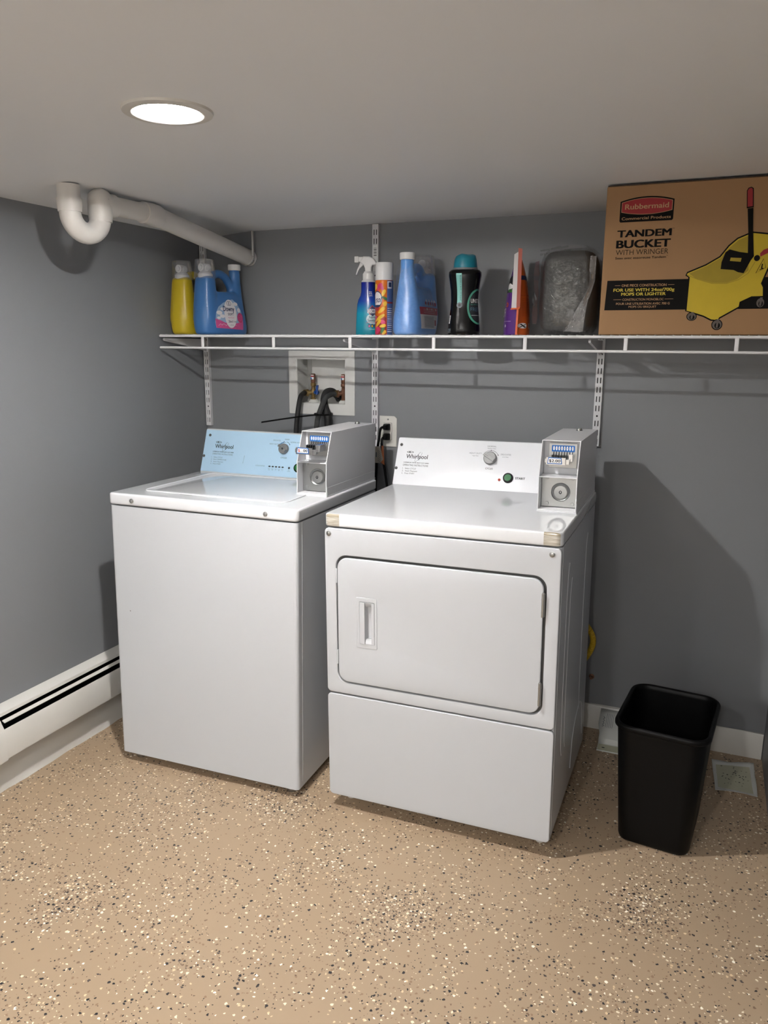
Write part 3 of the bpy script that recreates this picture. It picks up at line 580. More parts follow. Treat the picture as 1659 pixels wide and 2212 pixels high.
for u in (0.045, dw-0.042):
    for v in (0.076, dd-0.05): obj('foot', MB().lathe([(0.012, 0.0), (0.014, 0.008), (0.016, db+0.004)], (u, v, 0.002+0.0014*v+0.0113*(u-0.35)*0), seg=16), M_trim, dryer, fixn=True)

# ------------------------------------------------------------------ baseboard heater
ht = thing('baseboard_heater', 'long white baseboard heater along the left wall with dark slots', 'heater', (0, 0, 0))
Y0, Y1 = RYF+0.4, -0.02
def ext(prof, y0, y1): return MB().loft([[(x, y0, z) for x, z in prof], [(x, y1, z) for x, z in prof]])
obj('back_plate', ext([(0.0005, 0.128), (0.003, 0.128), (0.003, 0.294), (0.037, 0.2850), (0.0395, 0.2780), (0.0425, 0.2785), (0.0405, 0.2890), (0.002, 0.302), (0.0005, 0.302)], Y0, Y1), M_trim, ht, bevel=0.0008, fixn=True)
obj('damper_vane', ext([(0.0470, 0.2655), (0.0585, 0.2600), (0.0600, 0.2620), (0.0485, 0.2685)], -1.262, Y1), M_trim, ht, fixn=True)
obj('front_cover', ext([(0.050, 0.150), (0.064, 0.140), (0.0705, 0.142), (0.0715, 0.150), (0.0705, 0.232), (0.0665, 0.2440), (0.0635, 0.2440), (0.067, 0.230), (0.0675, 0.152)], Y0, Y1), M_trim, ht, bevel=0.0008, fixn=True)
obj('end_joiner', ext([(0.0715, 0.136), (0.0725, 0.15), (0.0715, 0.233), (0.067, 0.2455), (0.0435, 0.2895), (0.002, 0.304), (0.0005, 0.304), (0.0005, 0.136)], -1.62, -1.272), M_trim, ht, bevel=0.001, fixn=True)
obj('slot_shade_lining', MB().box((0.004, -1.27, 0.155), (0.046, Y1-0.03, 0.250)).box((0.0032, -1.27, 0.25), (0.0045, Y1-0.03, 0.290)), M_black, ht)  # black lining behind the slots stands in for their inner shade

# ------------------------------------------------------------------ drain pipe under the ceiling
dp = thing('drain_pipe', 'white painted drain pipe with a U trap hanging under the ceiling', 'pipe', (0.25, -0.95, 1.9))
dp_off = Vector(dp.location)
def lp(pts): return [Vector(p)-dp_off for p in pts]
sx, sy = 0.243, -0.996; ax, ay = 0.264, -0.889; rb = math.hypot(ax-sx, ay-sy)/2; zc = 1.869
mx_, my_ = (sx+ax)/2, (sy+ay)/2; dx_, dy_ = (ax-sx)/2/rb, (ay-sy)/2/rb
upts = [(mx_-dx_*rb*math.cos(t), my_-dy_*rb*math.cos(t), zc-rb*math.sin(t)*1.05) for t in [pi*k/24 for k in range(25)]]
obj('u_bend', MB().tube(lp([(sx, sy, zc+0.012)]+upts+[(ax, ay, zc+0.012)]), 0.0322, 24), M_pvc, dp, smooth=50)
obj('inlet_pipe', MB().tube(lp([(sx, sy, 1.946), (sx, sy, zc+0.035)]), 0.0342, 28), M_pvc, dp)
mb = MB().tube(lp([(sx, sy, zc+0.038), (sx, sy, zc+0.02), (sx, sy, zc-0.001)]), [0.0372, 0.0372, 0.0350], 28); obj('coupling', mb, M_pvc, dp, smooth=50)
mb = MB().tube(lp([(ax, ay, zc+0.03), (ax, ay, zc+0.004), (ax, ay, zc-0.018)]), [0.0372, 0.0372, 0.0350], 28); obj('coupling', mb, M_pvc, dp, smooth=50)
A = Vector((0.265, -0.82, 1.909)); Mm = Vector((0.2615, -0.64, 1.912)); B = Vector((0.2515, -0.004, 1.829))
mb = MB().tube(lp(spline([(ax, ay, zc+0.03), (ax, ay, zc+0.05), (ax-0.0005, ay+0.025, 1.905), (ax-0.001, -0.83, 1.909)], 8)), 0.0362, 28); obj('elbow', mb, M_pvc, dp, smooth=50)
mb = MB().tube(lp([(ax-0.001, -0.85, 1.909), A, Mm]), 0.0300, 24); d_ = (B-Mm).normalized(); mb.tube(lp([Mm-d_*0.01, B]), 0.0335, 24); obj('straight_pipe', mb, M_pvc, dp, smooth=50)
mb = MB().tube(lp([Mm-Vector((0, 0.045, 0)), Mm-Vector((0, 0.01, 0)), Mm+d_*0.028, Mm+d_*0.036]), [0.0355, 0.0375, 0.0385, 0.0365], 28); obj('coupling', mb, M_pvc, dp, smooth=50)
hp = Mm+(B-Mm)*0.955; ring = []
for k in range(17):
    a = pi*1.0+pi*k/16; e1 = Vector((1, 0, 0)); e2 = d_.cross(e1).normalized(); ring.append(hp+e1*math.cos(a)*0.036+Vector((0, 0, 1))*math.sin(a)*0.036)
ring = [ring[0]+Vector((0, 0, 0.03))]+ring+[ring[-1]+Vector((0, 0, 0.1))]
mb = MB()
for i in range(len(ring)-1):
    a, b2 = ring[i]-dp_off, ring[i+1]-dp_off; mb.add([a-d_*0.009, a+d_*0.009, b2+d_*0.009, b2-d_*0.009], [(0, 1, 2, 3)])
o = obj('hanger_strap', mb, M_pvc, dp, smooth=50); s_ = o.modifiers.new('s', 'SOLIDIFY'); s_.thickness = 0.0015

# ------------------------------------------------------------------ shelf standards, brackets, wire shelf
def standard(x, z0, z1, label):
    t = thing('shelf_standard', label, 'shelf standard', (x, -0.0005, z0), 0, 'slotted steel shelf standards on the back wall')
    L = z1-z0; holes = []; z = L-0.030; k = 0
    while z > 0.012:
        if k % 8 == 5: holes.append(ell(0, z+0.006, 0.0035, 0.0035, 12)); z -= 0.021; k += 1; continue
        for s in (-1, 1): holes.append(rrect(s*0.0054-0.0018, z-0.0102, s*0.0054+0.0018, z+0.0102, 0.0006, 1))
        z -= 0.0335; k += 1
    me = plate([rrect(-0.0130, 0, 0.0130, L, 0.001, 2)]+holes, 0.0014, 0, frame((0, -0.0145, 0), (1, 0, 0), (0, 0, 1)))
    obj('slotted_face', me, M_std, t, smooth=30)
    obj('side_flange', MB().box((-0.0130, -0.0140, 0), (-0.0117, 0, L)).box((0.0117, -0.0140, 0), (0.0130, 0, L)), M_std, t)
    obj('channel_shade_strip', MB().box((-0.0117, -0.0015, 0), (0.0117, -0.0002, L)), M_dark, t)  # dark strip puts the channel's inner shade behind the slots
    p = Print(); 
    for i in range(9): p.poly([(-0.006, L-0.118+i*0.0036), (0.006, L-0.118+i*0.0036), (0.006, L-0.118+i*0.0036+(0.001 if i % 3 else 0.0022)), (-0.006, L-0.118+i*0.0036+(0.001 if i % 3 else 0.0022))], 1, 1)
    p.poly(rrect(-0.0095, L-0.175, 0.0095, L-0.078, 0.001), 0, 0); p.build('barcode_sticker', frame((0, -0.0145, 0), (1, 0, 0), (0, 0, 1)), [M_inkw, M_ink], t)
    return t
standard(0.0190, 1.1175, 1.905, 'white slotted shelf standard in the left corner of the back wall')
standard(0.8321, 1.064, 1.9345, 'white slotted shelf standard right of the water supply box')
standard(1.7154, 1.1175, 1.93, 'white slotted shelf standard above the dryer coin box')
def bracket(x, label):
    t = thing('shelf_bracket', label, 'shelf bracket', (x, -0.0145, 1.471), 0, 'white steel brackets under the wire shelf')
    prof = [(0, 0.0250), (-0.27, 0.0270), (-0.283, 0.0270), (-0.288, 0.0220), (-0.283, 0.0165), (-0.06, -0.016), (0, -0.026)]
    obj('arm', MB().loft([[(-0.0045, y, z) for y, z in prof], [(0.0045, y, z) for y, z in prof]]), M_std, t, bevel=0.0015, fixn=True)
    obj('hook', MB().box((-0.0068, -0.002, -0.02), (-0.004, 0.010, 0.018)).box((0.004, -0.002, -0.02), (0.0068, 0.010, 0.018)), M_std, t)
bracket(0.0190, 'white shelf bracket at the left end under the yellow jug')
bracket(0.8321, 'white shelf bracket under the spray bottle in the middle of the shelf')
bracket(1.7154, 'white shelf bracket under the left edge of the cardboard box')
SZ = 1.5065      # centre of the front rail
sh = thing('wire_shelf', 'long white wire shelf running across the back wall over the machines', 'shelf', (0.0165, -0.32, SZ))
xl = 2.374-0.0165
mb = MB()
obj('front_rail', MB().tube([(0, 0, 0), (xl, 0, 0)], 0.0046, 12), M_wire, sh, smooth=60)
obj('lower_rail', MB().tube([(0.0, 0.0, -0.0455), (xl, 0.0, -0.0455)], 0.0044, 12), M_wire, sh, smooth=60)
for y in (0.10, 0.21, 0.309): mb.tube([(0, y, -0.001), (xl, y, -0.001)], 0.003, 8)
n = int(xl/0.0267)
for i in range(n+1):
    x = 0.004+i*0.0267; mb.tube([(x, -0.003, 0.002), (x, 0.0, 0.0047), (x, 0.004, 0.0044), (x, 0.310, 0.0035)], 0.0021, 6)
obj('wire_deck', mb, M_wire, sh, smooth=60)
for x in (0.2235, 0.5455, 0.8663, 1.1877, 1.5085, 1.8305, 2.1520):
    mb = MB().loft([[(x-0.0165+a, b, z) for a, b in rrect(-0.0062, -0.0032, 0.0062, 0.0032, 0.002, 3)] for z in (-0.044, -0.001)]); obj('rail_spacer', mb, M_wire, sh, smooth=40, fixn=True)
TOP = SZ+0.0065      # items stand here

# ------------------------------------------------------------------ water supply box, valves, hoses
wbx = thing('water_supply_box', 'white recessed laundry water supply box in the back wall behind the washer', 'supply box', (0.582, 0, 1.19))
o_ = Vector(wbx.location)
M_wbox = mat('supply_box_plastic', srgb(206, 206, 203), 0.45, var=0.03, vscale=14)
obj('face_plate', plate([rrect(0.4286, 1.1870, 0.7372, 1.4505, 0.004, 3), rrect(BX0+0.0015, BZ0+0.0015, BX1-0.0015, BZ1-0.0015, 0.001, 1)], 0.0035, 0.001, Matrix.Translation(-o_) @ FR(0, -0.0042, 0)), M_wbox, wbx, smooth=50)
mb = MB(); D0, D1 = -0.002, 0.094
for lo, hi in (((BX0+0.0005, D0, BZ0+0.0005), (BX0+0.003, D1, BZ1-0.0005)), ((BX1-0.003, D0, BZ0+0.0005), (BX1-0.0005, D1, BZ1-0.0005)), ((BX0+0.0005, D0, BZ0+0.0005), (BX1-0.0005, D1, BZ0+0.003)), ((BX0+0.0005, D0, BZ1-0.003), (BX1-0.0005, D1, BZ1-0.0005)), ((BX0+0.0005, D1-0.002, BZ0+0.0005), (BX1-0.0005, D1, BZ1-0.0005))): mb.box(lo, hi)
mb.box((BX0+0.022, 0.055, BZ0+0.003), (BX0+0.0225, D1, BZ1-0.003)); mb.lathe([(0.022, 0), (0.018, 0.008), (0.014, 0.012), (0.0003, 0.012)], (0.5170, 0.05, BZ0+0.003), seg=20); mb.lathe([(0.022, 0), (0.018, 0.008), (0.014, 0.012), (0.0003, 0.012)], (0.6610, 0.05, BZ0+0.003), seg=20)
mb.xform(Matrix.Translation(-o_)); obj('recess', mb, M_wbox, wbx, bevel=0.0006)
def valve(x, label, side, handle):
    t = thing('shutoff_valve', label, 'valve', (x, 0.05, BZ0+0.012), 0)
    z = lambda q: q-(BZ0+0.012)
    mb = MB().lathe([(0.011, 0.0), (0.011, 0.008), (0.0085, 0.010), (0.0085, 0.022), (0.011, 0.026), (0.0115, 0.042), (0.0085, 0.048), (0.008, 0.058), (0.0115, 0.060), (0.0115, 0.070), (0.0085, 0.074)], seg=18)
    mb.tube([(0, 0, 0.033), (side*0.02, -0.012, 0.031)], [0.010, 0.010], 16); mb.tube([(side*0.017, -0.010, 0.031), (side*0.026, -0.0155, 0.030)], 0.0155, 12)
    obj('valve_body', mb, M_brass if handle else M_copper, t, smooth=40, fixn=True)
    mb = MB().lathe([(0.0085, 0.072), (0.0102, 0.076), (0.0102, 0.108), (0.009, 0.1115), (0.0003, 0.1125)], seg=18); a = obj('water_hammer_arrester', mb, M_copper, t, smooth=40, fixn=True)
    p = Print(); p.poly([(-0.007, 0.088), (0.007, 0.088), (0.007, 0.107), (-0.007, 0.107)], 0, 0); p.poly([(-0.007, 0.098), (0.007, 0.098), (0.007, 0.1035), (-0.007, 0.1035)], 1, 1); p.poly([(-0.007, 0.088), (-0.001, 0.088), (-0.001, 0.096), (-0.007, 0.096)], 2, 1)
    p.build('arrester_label', lambda X, Y: (Vector((0.0104*math.sin(X/0.0102), -0.0104*math.cos(X/0.0102), Y)), Vector((math.sin(X/0.0102), -math.cos(X/0.0102), 0))), [M_inkw, M_red, M_blue], a, sub=0.004)
    if handle:
        mb = MB().tube([(0.009, -0.002, 0.033), (0.024, -0.01, 0.033)], [0.008, 0.0095], 12); mb.loft([[(0.022+a_, -0.010+b_, z_) for a_, b_ in rrect(-0.0055, -0.004, 0.0055, 0.004, 0.002, 2)] for z_ in (0.026, 0.045)]); mb.loft([[(0.0225+a_+(z_-0.045)*0.15, -0.010+b_, z_) for a_, b_ in rrect(-0.005, -0.0035, 0.005, 0.0035, 0.002, 2)] for z_ in (0.044, 0.064)])
        obj('lever_handle', mb, mat('blue_lever', srgb(24, 70, 140), 0.4), t, smooth=40, fixn=True)['label'] = 'blue lever handle'
    return t
valve(0.5165, 'brass shutoff valve with blue lever in the left of the supply box', -1, True)
valve(0.6600, 'brass and copper shutoff valve in the right corner of the supply box', -1, False)
def hose(name, pts, r, m, label, cat='hose', collars=()):
    sh_ = Vector((-0.0055, 0, -0.0050)); pts = [Vector(q)+sh_ for q in pts]; collars = [(Vector(a)+sh_, Vector(b2)+sh_, rr) for a, b2, rr in collars]; o0 = Vector(pts[-1]); t = thing(name, label, cat, o0)
    obj('rubber_tube', MB().tube([p-o0 for p in spline(pts, 10)], r, 16), m, t, smooth=60)
    for a, b2, rr in collars: obj('brass_nut', MB().tube([Vector(a)-o0, Vector(b2)-o0], rr, 10), M_brass, t, smooth=20)
    return t
hose('water_hose', [(0.492, 0.0325, 1.279), (0.478+0.012, 0.012, 1.277), (0.497, -0.028, 1.262), (0.500, -0.052, 1.22), (0.500, -0.062, 1.16), (0.498, -0.066, 1.08), (0.497, -0.075, 0.93)][0:0]+[(0.4965, 0.034, 1.279), (0.4945, 0.012, 1.277), (0.4995, -0.024, 1.262), (0.5025, -0.050, 1.215), (0.4985, -0.060, 1.15), (0.4955, -0.064, 1.07), (0.495, -0.075, 0.92)], 0.0105, M_rubber, 'black rubber water hose curving down from the left valve of the supply box', collars=[((0.4985, 0.041, 1.280), (0.495, 0.024, 1.279), 0.0135)])
hose('water_hose', [(0.6415, 0.034, 1.279), (0.630, 0.012, 1.277), (0.622, -0.03, 1.264), (0.617, -0.062, 1.225), (0.606, -0.078, 1.17), (0.602, -0.08, 1.08), (0.600, -0.085, 0.92)], 0.0108, M_rubberd, 'dusty grey water hose curving down from the right valve of the supply box', collars=[((0.645, 0.041, 1.280), (0.6385, 0.026, 1.279), 0.0135)])
hose('drain_hose', [(0.636, 0.070, 1.2535), (0.632, 0.056, 1.270), (0.620, 0.026, 1.288), (0.609, -0.004, 1.280), (0.610, -0.022, 1.240), (0.630, -0.028, 1.18), (0.631, -0.030, 1.08), (0.630, -0.035, 0.92)], 0.0155, M_rubber, 'thick black drain hose looping over the lip of the supply box')
tie = thing('cable_tie', 'long black cable tie around the hoses with its tail sticking out left', 'cable tie', (0.6095, -0.1, 1.195))
def band(path, w, th=0.0014):
    mb = MB(); P = [Vector(p) for p in path]
    for i in range(len(P)-1):
        a, b2 = P[i], P[i+1]; mb.add([a-Vector((0, 0, w/2)), a+Vector((0, 0, w/2)), b2+Vector((0, 0, w/2)), b2-Vector((0, 0, w/2))], [(0, 1, 2, 3)])
    return mb
loopc = Vector((0.008, 0.042, -0.0)); lo = [(loopc.x+0.002+0.037*math.cos(a), loopc.y+0.044*math.sin(a), 0.0) for a in [2*pi*k/28 for k in range(29)]]
for nm, path in (('loop', lo), ('tail', [(0.0, 0.0, 0.0), (-0.08, -0.002, -0.011), (-0.17, -0.003, -0.026), (-0.262, -0.002, -0.042)])):
    o = obj(nm, band(path, 0.0065), M_black, tie, smooth=40); s_ = o.modifiers.new('s', 'SOLIDIFY'); s_.thickness = 0.0018; s_.offset = 0
obj('locking_head', MB().box((-0.007, -0.005, -0.005), (0.004, 0.004, 0.005)), M_black, tie, bevel=0.001)

# ------------------------------------------------------------------ wall outlet and cords
ow = thing('wall_outlet', 'off white wall outlet plate with a chipped top right corner', 'outlet', (0.8873, 0, 1.1312))
pl = [(-0.038, -0.0625), (0.038, -0.0625), (0.038, 0.0525), (0.030, 0.0600), (0.026, 0.0625), (-0.038, 0.0625)]
M_out = mat('outlet_plastic', srgb(206, 204, 198), 0.35); obj('cover_plate', plate([pl], 0.005, 0.0018, FR(0, -0.006, 0)), M_out, ow, smooth=50)
obj('receptacle', plate([rrect(-0.0165, -0.033, 0.0165, 0.033, 0.001)], 0.004, 0.0006, FR(0, -0.0085, 0)), M_out, ow, smooth=50)
p = Print(); p.strip(rrect(-0.0178, -0.0345, 0.0178, 0.0345, 0.001), 0.0009, 0, 0, True); p.build('receptacle_seam', FR(0, -0.006, 0), [M_dark], ow)
screw(ow, 0, -0.0062, 0.0485, 0.0028)
def cord(name, pz, pts, label, extra=None):
    t = thing(name, label, 'power cord', (0.8873, -0.0128, pz-0.005))
    o0 = Vector(t.location); mb = MB().loft([[(a, y, b2) for a, b2 in rrect(-w, -h, w, h, 0.004, 3)] for y, w, h in ((0, 0.0125, 0.0135), (-0.012, 0.0125, 0.013), (-0.026, 0.009, 0.010), (-0.030, 0.006, 0.007))]); obj('plug', mb, M_black, t, smooth=40, fixn=True)
    obj('cable', MB().tube([q+Vector((-0.0067, 0, -0.0048))-o0 for q in spline(pts, 8)], 0.0052, 12), M_black, t, smooth=60); return t, o0
t, o0 = cord('power_cord', 1.155, [(0.893, -0.034, 1.156), (0.880, -0.048, 1.150), (0.874, -0.050, 1.11), (0.866, -0.050, 1.06), (0.863, -0.05, 0.99), (0.860, -0.05, 0.92), (0.86, -0.05, 0.85)], 'black power cord in the upper socket of the outlet, hanging to the left')
p = Print(); p.poly(rrect(-0.011, -0.034, 0.011, 0.034, 0.0004), 0, 0); p.poly(rrect(-0.003, -0.01, 0.002, 0.01, 0.0002), 1, 1)
M_tag = mat('tag_paper', srgb(190, 182, 168), 0.6); tg = p.build('warning_tag', Matrix.Translation(-o0+Vector((-0.0067, 0, -0.0048))) @ FR(0.866, -0.058, 1.045), [M_tag, M_inkg], t)
t, o0 = cord('power_cord', 1.115, [(0.893, -0.034, 1.116), (0.885, -0.045, 1.108), (0.886, -0.052, 1.085), (0.893, -0.054, 1.03), (0.902, -0.054, 0.98), (0.910, -0.054, 0.93), (0.918, -0.054, 0.87)], 'black power cord in the lower socket of the outlet with orange and white tags')
p = Print(); p.poly([(-0.007, -0.034), (0.008, -0.042), (0.004, 0.036), (-0.005, 0.036)], 0, 0)
tg = p.build('orange_tag', Matrix.Translation(-o0+Vector((-0.0067, 0, -0.0048))) @ FR(0.8945, -0.0605, 1.047), [mat('orange_tag_paper', srgb(178, 104, 62), 0.6)], t)
p = Print(); p.poly([(-0.012, 0.045), (0.0, 0.052), (0.014, 0.0), (-0.001, -0.018), (-0.012, 0.0)], 0, 0)
for i in range(6): p.strip([(-0.009, 0.036-i*0.008), (0.006, 0.026-i*0.008)], 0.0012, 1, 1)
tg = p.build('white_tag', Matrix.Translation(-o0+Vector((-0.0067, 0, -0.0048))) @ FR(0.884, -0.0635, 1.028), [M_tag, M_inkg], t)

# yellow gas line behind the dryer
gl = thing('gas_hose', 'yellow corrugated gas hose peeking out behind the dryer', 'hose', (1.748, -0.06, 0.298))
o0 = Vector(gl.location); path = spline([(1.693, -0.10, 0.498), (1.726, -0.075, 0.453), (1.753, -0.062, 0.410), (1.760, -0.058, 0.373), (1.750, -0.058, 0.333), (1.730, -0.06, 0.298), (1.698, -0.07, 0.258)], 16)
obj('corrugated_tube', MB().tube([q-o0 for q in path], [0.0115 if i % 2 else 0.0098 for i in range(len(path))], 16), mat('gas_yellow', srgb(196, 160, 24), 0.4), gl, smooth=None)
mb = MB().lathe([(0.010, 0), (0.010, -0.003), (0.005, -0.005), (0.005, -0.022)], (1.757, -0.001, 0.212), seg=16, axis='y'); tag(obj('pipe_stub', mb, M_copper, fixn=True), 'small brown pipe stub low on the back wall beside the dryer', 'pipe')

# ------------------------------------------------------------------ items on the shelf
def remeshed(mb, voxel, smooth_it=6, fixn=True):
    o = obj('tmp', mb, [], fixn=fixn, smooth=None); r = o.modifiers.new('r', 'REMESH'); r.mode = 'VOXEL'; r.voxel_size = voxel; r.use_smooth_shade = True
    s = o.modifiers.new('s', 'SMOOTH'); s.iterations = smooth_it; s.factor = 0.6
    dg = bpy.context.evaluated_depsgraph_get(); dg.update(); me = bpy.data.meshes.new_from_object(o.evaluated_get(dg)); bpy.data.objects.remove(o); return me
def bvh_of(me): return BVHTree.FromPolygons([v.co for v in me.vertices], [tuple(p.vertices) for p in me.polygons])
def sup(cx, cy, a, b, z, n=2.8, seg=40):
    out = []
    for k in range(seg):
        t = 2*pi*k/seg; c, s = math.cos(t), math.sin(t); out.append((cx+a*math.copysign(abs(c)**(2/n), c), cy+b*math.copysign(abs(s)**(2/n), s), z))
    return out
def jug_body():
    mb = MB()
    def S(z, x0, x1, b, n=3.2): return sup((x0+x1)/2, 0, (x1-x0)/2, b, z, n)
    mb.loft([S(0, -0.116, 0.120, 0.050), S(0.005, -0.123, 0.126, 0.0565), S(0.03, -0.129, 0.128, 0.0595), S(0.07, -0.131, 0.124, 0.0575, 3), S(0.105, -0.129, 0.117, 0.0525, 3), S(0.135, -0.124, 0.110, 0.0465, 2.8), S(0.158, -0.118, 0.103, 0.0415, 2.7), S(0.168, -0.10, 0.09, 0.036, 2.6)])
    mb.loft([S(0.02, -0.120, -0.05, 0.050, 2.7), S(0.06, -0.126, -0.047, 0.0555, 2.7), S(0.10, -0.126, -0.045, 0.0518, 2.7), S(0.15, -0.122, -0.046, 0.0475, 2.6), S(0.185, -0.118, -0.048, 0.0450, 2.6), S(0.210, -0.115, -0.050, 0.0430, 2.6), S(0.220, -0.110, -0.054, 0.040, 2.6), S(0.225, -0.10, -0.062, 0.034, 2.6)])
    mb.loft([S(0.05, 0.000, 0.122, 0.055, 2.6), S(0.10, 0.020, 0.117, 0.047, 2.4), S(0.15, 0.040, 0.113, 0.038, 2.3), S(0.19, 0.058, 0.112, 0.030, 2.1), S(0.22, 0.064, 0.112, 0.0245, 2), S(0.262, 0.066, 0.112, 0.0232, 2)])
    mb.tube(spline([(-0.070, 0, 0.185), (-0.052, 0, 0.220), (-0.018, 0, 0.238), (0.022, 0, 0.232), (0.052, 0, 0.204), (0.070, 0, 0.165)], 8), [0.017]*41, 18)
    return remeshed(mb, 0.0036, 14)
JUG = jug_body(); JBVH = bvh_of(JUG)
M_capw = mat('cap_white', srgb(222, 222, 222), 0.35); M_tapw = mat('tap_white', srgb(205, 206, 210), 0.35)
def jug(label, col, loc, rotz, button=None, group=None, sy_=1.0):
    t = thing('laundry_jug', label, 'jug', loc, rotz, group); t.scale = (1, sy_, 1)
    obj('jug_body', JUG.copy(), col, t, smooth=60)
    mb = MB().lathe([(0.0245, 0.258), (0.0265, 0.260), (0.0270, 0.278), (0.0255, 0.2815), (0.0003, 0.2825)], (0.089, 0, 0), seg=32); obj('vent_cap', mb, M_capw, t, fixn=True)['label'] = 'white screw cap'
    mb = MB().lathe([(0.030, 0.217), (0.030, 0.233), (0.026, 0.236), (0.024, 0.240), (0.014, 0.244)], (-0.080, 0, 0), seg=32)
    mb.tube([(-0.080, 0, 0.24), (-0.082, 0, 0.262)], 0.0165, 16); mb.tube([(-0.062, 0, 0.257), (-0.104, 0, 0.257)], 0.0155, 18); mb.tube([(-0.084, -0.020, 0.255), (-0.084, 0.020, 0.255)], 0.010, 12)
    tap = obj('dispenser_tap', mb, M_tapw, t, smooth=40, fixn=True)
    mb = MB().tube([(-0.1035, 0, 0.257), (-0.1075, 0, 0.257)], [0.0095, 0.008], 18); obj('push_button', mb, button or M_tapw, tap, smooth=40)
    prof = [(0.0475, 0.214), (0.046, 0.214), (0.0385, 0.284), (0.036, 0.2875), (0.0003, 0.288)]
    mb = MB().lathe(prof, (-0.082, 0, 0), seg=36, caps=False); obj('measuring_cup', mb, M_cup, t, smooth=50)['label'] = 'clear measuring cup over the tap'
    return t
M_jy = mat('jug_yellow', srgb(188, 166, 36), 0.32, var=0.02); M_jb = mat('jug_blue', srgb(62, 110, 166), 0.3, var=0.02); M_jlb = mat('jug_light_blue', srgb(96, 152, 220), 0.3, var=0.02)
jug('yellow laundry jug with a clear cup cap at the left end of the shelf', M_jy, (0.0765, -0.158, TOP), pi/2+0.02, sy_=0.93)
jb = jug('blue fabric softener jug with a pink and white label beside the yellow jug', M_jb, (0.2185, -0.182, TOP), pi/2-0.15, sy_=0.93)
# label on the right side of the jug (local -Y side): x axis runs from tap to cap
def side_frame(sgn): return frame((0, sgn*0.02, 0), (-sgn, 0, 0), (0, 0, 1))
M_lsky = mat('label_sky', srgb(150, 176, 206), 0.4, var=0.25, vscale=60); M_pink = mat('label_pink', srgb(206, 84, 142), 0.4, var=0.2, vscale=70); M_lw = mat('label_white', srgb(226, 222, 224), 0.4); M_rose = mat('label_rose', srgb(196, 60, 110), 0.45, var=0.4, vscale=120); M_navy = mat('ink_navy', srgb(30, 44, 84), 0.45)
p = Print()
outl = [(-0.070, 0.026), (0.086, 0.020), (0.089, 0.06), (0.080, 0.098), (0.060, 0.125), (0.036, 0.140), (0.008, 0.134), (-0.022, 0.124), (-0.050, 0.108), (-0.068, 0.085), (-0.076, 0.05)]
p.poly(outl, 0, 0)
p.poly([(-0.070, 0.026), (0.086, 0.020), (0.0885, 0.055), (0.07, 0.05), (0.04, 0.045), (0.01, 0.05), (-0.02, 0.046), (-0.05, 0.056), (-0.0750, 0.062)], 1, 1)
for cx, cy, a_, b_ in ((-0.05, 0.085, 0.016, 0.008), (-0.035, 0.072, 0.014, 0.007), (0.05, 0.122, 0.014, 0.007), (-0.03, 0.100, 0.012, 0.006), (0.066, 0.098, 0.010, 0.009), (-0.055, 0.065, 0.010, 0.005)): p.poly(ell(cx, cy, a_, b_, 16), 2, 1)
for i in range(5): p.strip([(-0.06+i*0.02, 0.034+0.006*(i % 2)), (-0.05+i*0.02, 0.042), (-0.038+i*0.02, 0.036)], 0.0012, 2, 2)
for cx, cy, rr in ((0.070, 0.068, 0.019),): p.poly(ell(cx, cy, rr, rr*1.05, 20), 4, 2); p.strip(ell(cx, cy, rr*0.6, rr*0.6, 16), 0.002, 1, 3, True); p.strip(ell(cx+0.002, cy, rr*0.3, rr*0.3, 12), 0.002, 1, 3, True)
p.poly(ell(0.012, 0.082, 0.036, 0.056, 32), 2, 3)
p.strip(ell(0.004, 0.123, 0.0065, 0.008, 16), 0.0016, 3, 4, True); p.strip(ell(0.014, 0.123, 0.0065, 0.008, 16), 0.0016, 3, 4, True)
p.text('Downy', 0.004, 0.092, 0.021, 3, w=0.064, bold=0.025, align='C', layer=5); p.text('SOFT', 0.012, 0.076, 0.0095, 3, w=0.032, bold=0.02, align='C', layer=5); p.text('April Fresh', 0.012, 0.065, 0.005, 1, w=0.034, align='C', layer=5); p.text('2in1', 0.008, 0.048, 0.009, 3, w=0.026, bold=0.02, align='C', layer=5); p.text('190', 0.034, 0.048, 0.007, 3, w=0.014, align='C', layer=5); p.text('129 FL OZ', 0.014, 0.036, 0.004, 3, w=0.018, align='C', layer=5)
p.build('front_label', frame((-0.012, 0, 0), (1, 0, 0), (0, 0, 1)), [M_lsky, M_pink, M_lw, M_navy, M_rose], jb, sub=0.012, project=JBVH, lift=0.0004)
jl = jug('light blue laundry jug in clear wrap with red and white label beside the can', M_jlb, (1.0625, -0.172, TOP), -pi/2, mat('tap_button_red', srgb(150, 60, 60), 0.5))
p = Print(); outl = [(-0.005, 0.02), (0.094, 0.022), (0.102, 0.03), (0.118-0.008, 0.118), (0.1, 0.124), (0.02, 0.118), (-0.02, 0.118), (-0.06, 0.12), (-0.085, 0.10), (-0.075, 0.02)]
outl = [(-0.082, 0.022), (0.070, 0.022), (0.082, 0.034), (0.092, 0.088), (-0.084, 0.088)]
p.poly(outl, 0, 0); p.poly([(-0.084, 0.072), (0.0890, 0.072), (0.0935, 0.098), (-0.084, 0.098)], 1, 1)
for i in range(5): p.poly(ell(0.072-i*0.026, 0.111, 0.007, 0.0075, 10), 1, 1)
for i in range(4): p.poly([(0.075-i*0.03, 0.118), (0.06-i*0.03, 0.118), (0.067-i*0.03, 0.128)], 0, 1)
p.text('FRESH SCENT', 0.0, 0.102, 0.006, 0, w=0.08, align='C', layer=2)
for i in range(3): p.strip([(-0.06, 0.078+i*0.006), (0.05, 0.078+i*0.006)], 0.0008, 0, 3)
for k in range(3): p.poly(ell(0.072-k*0.05, 0.091, 0.005, 0.004, 12), 0, 3)
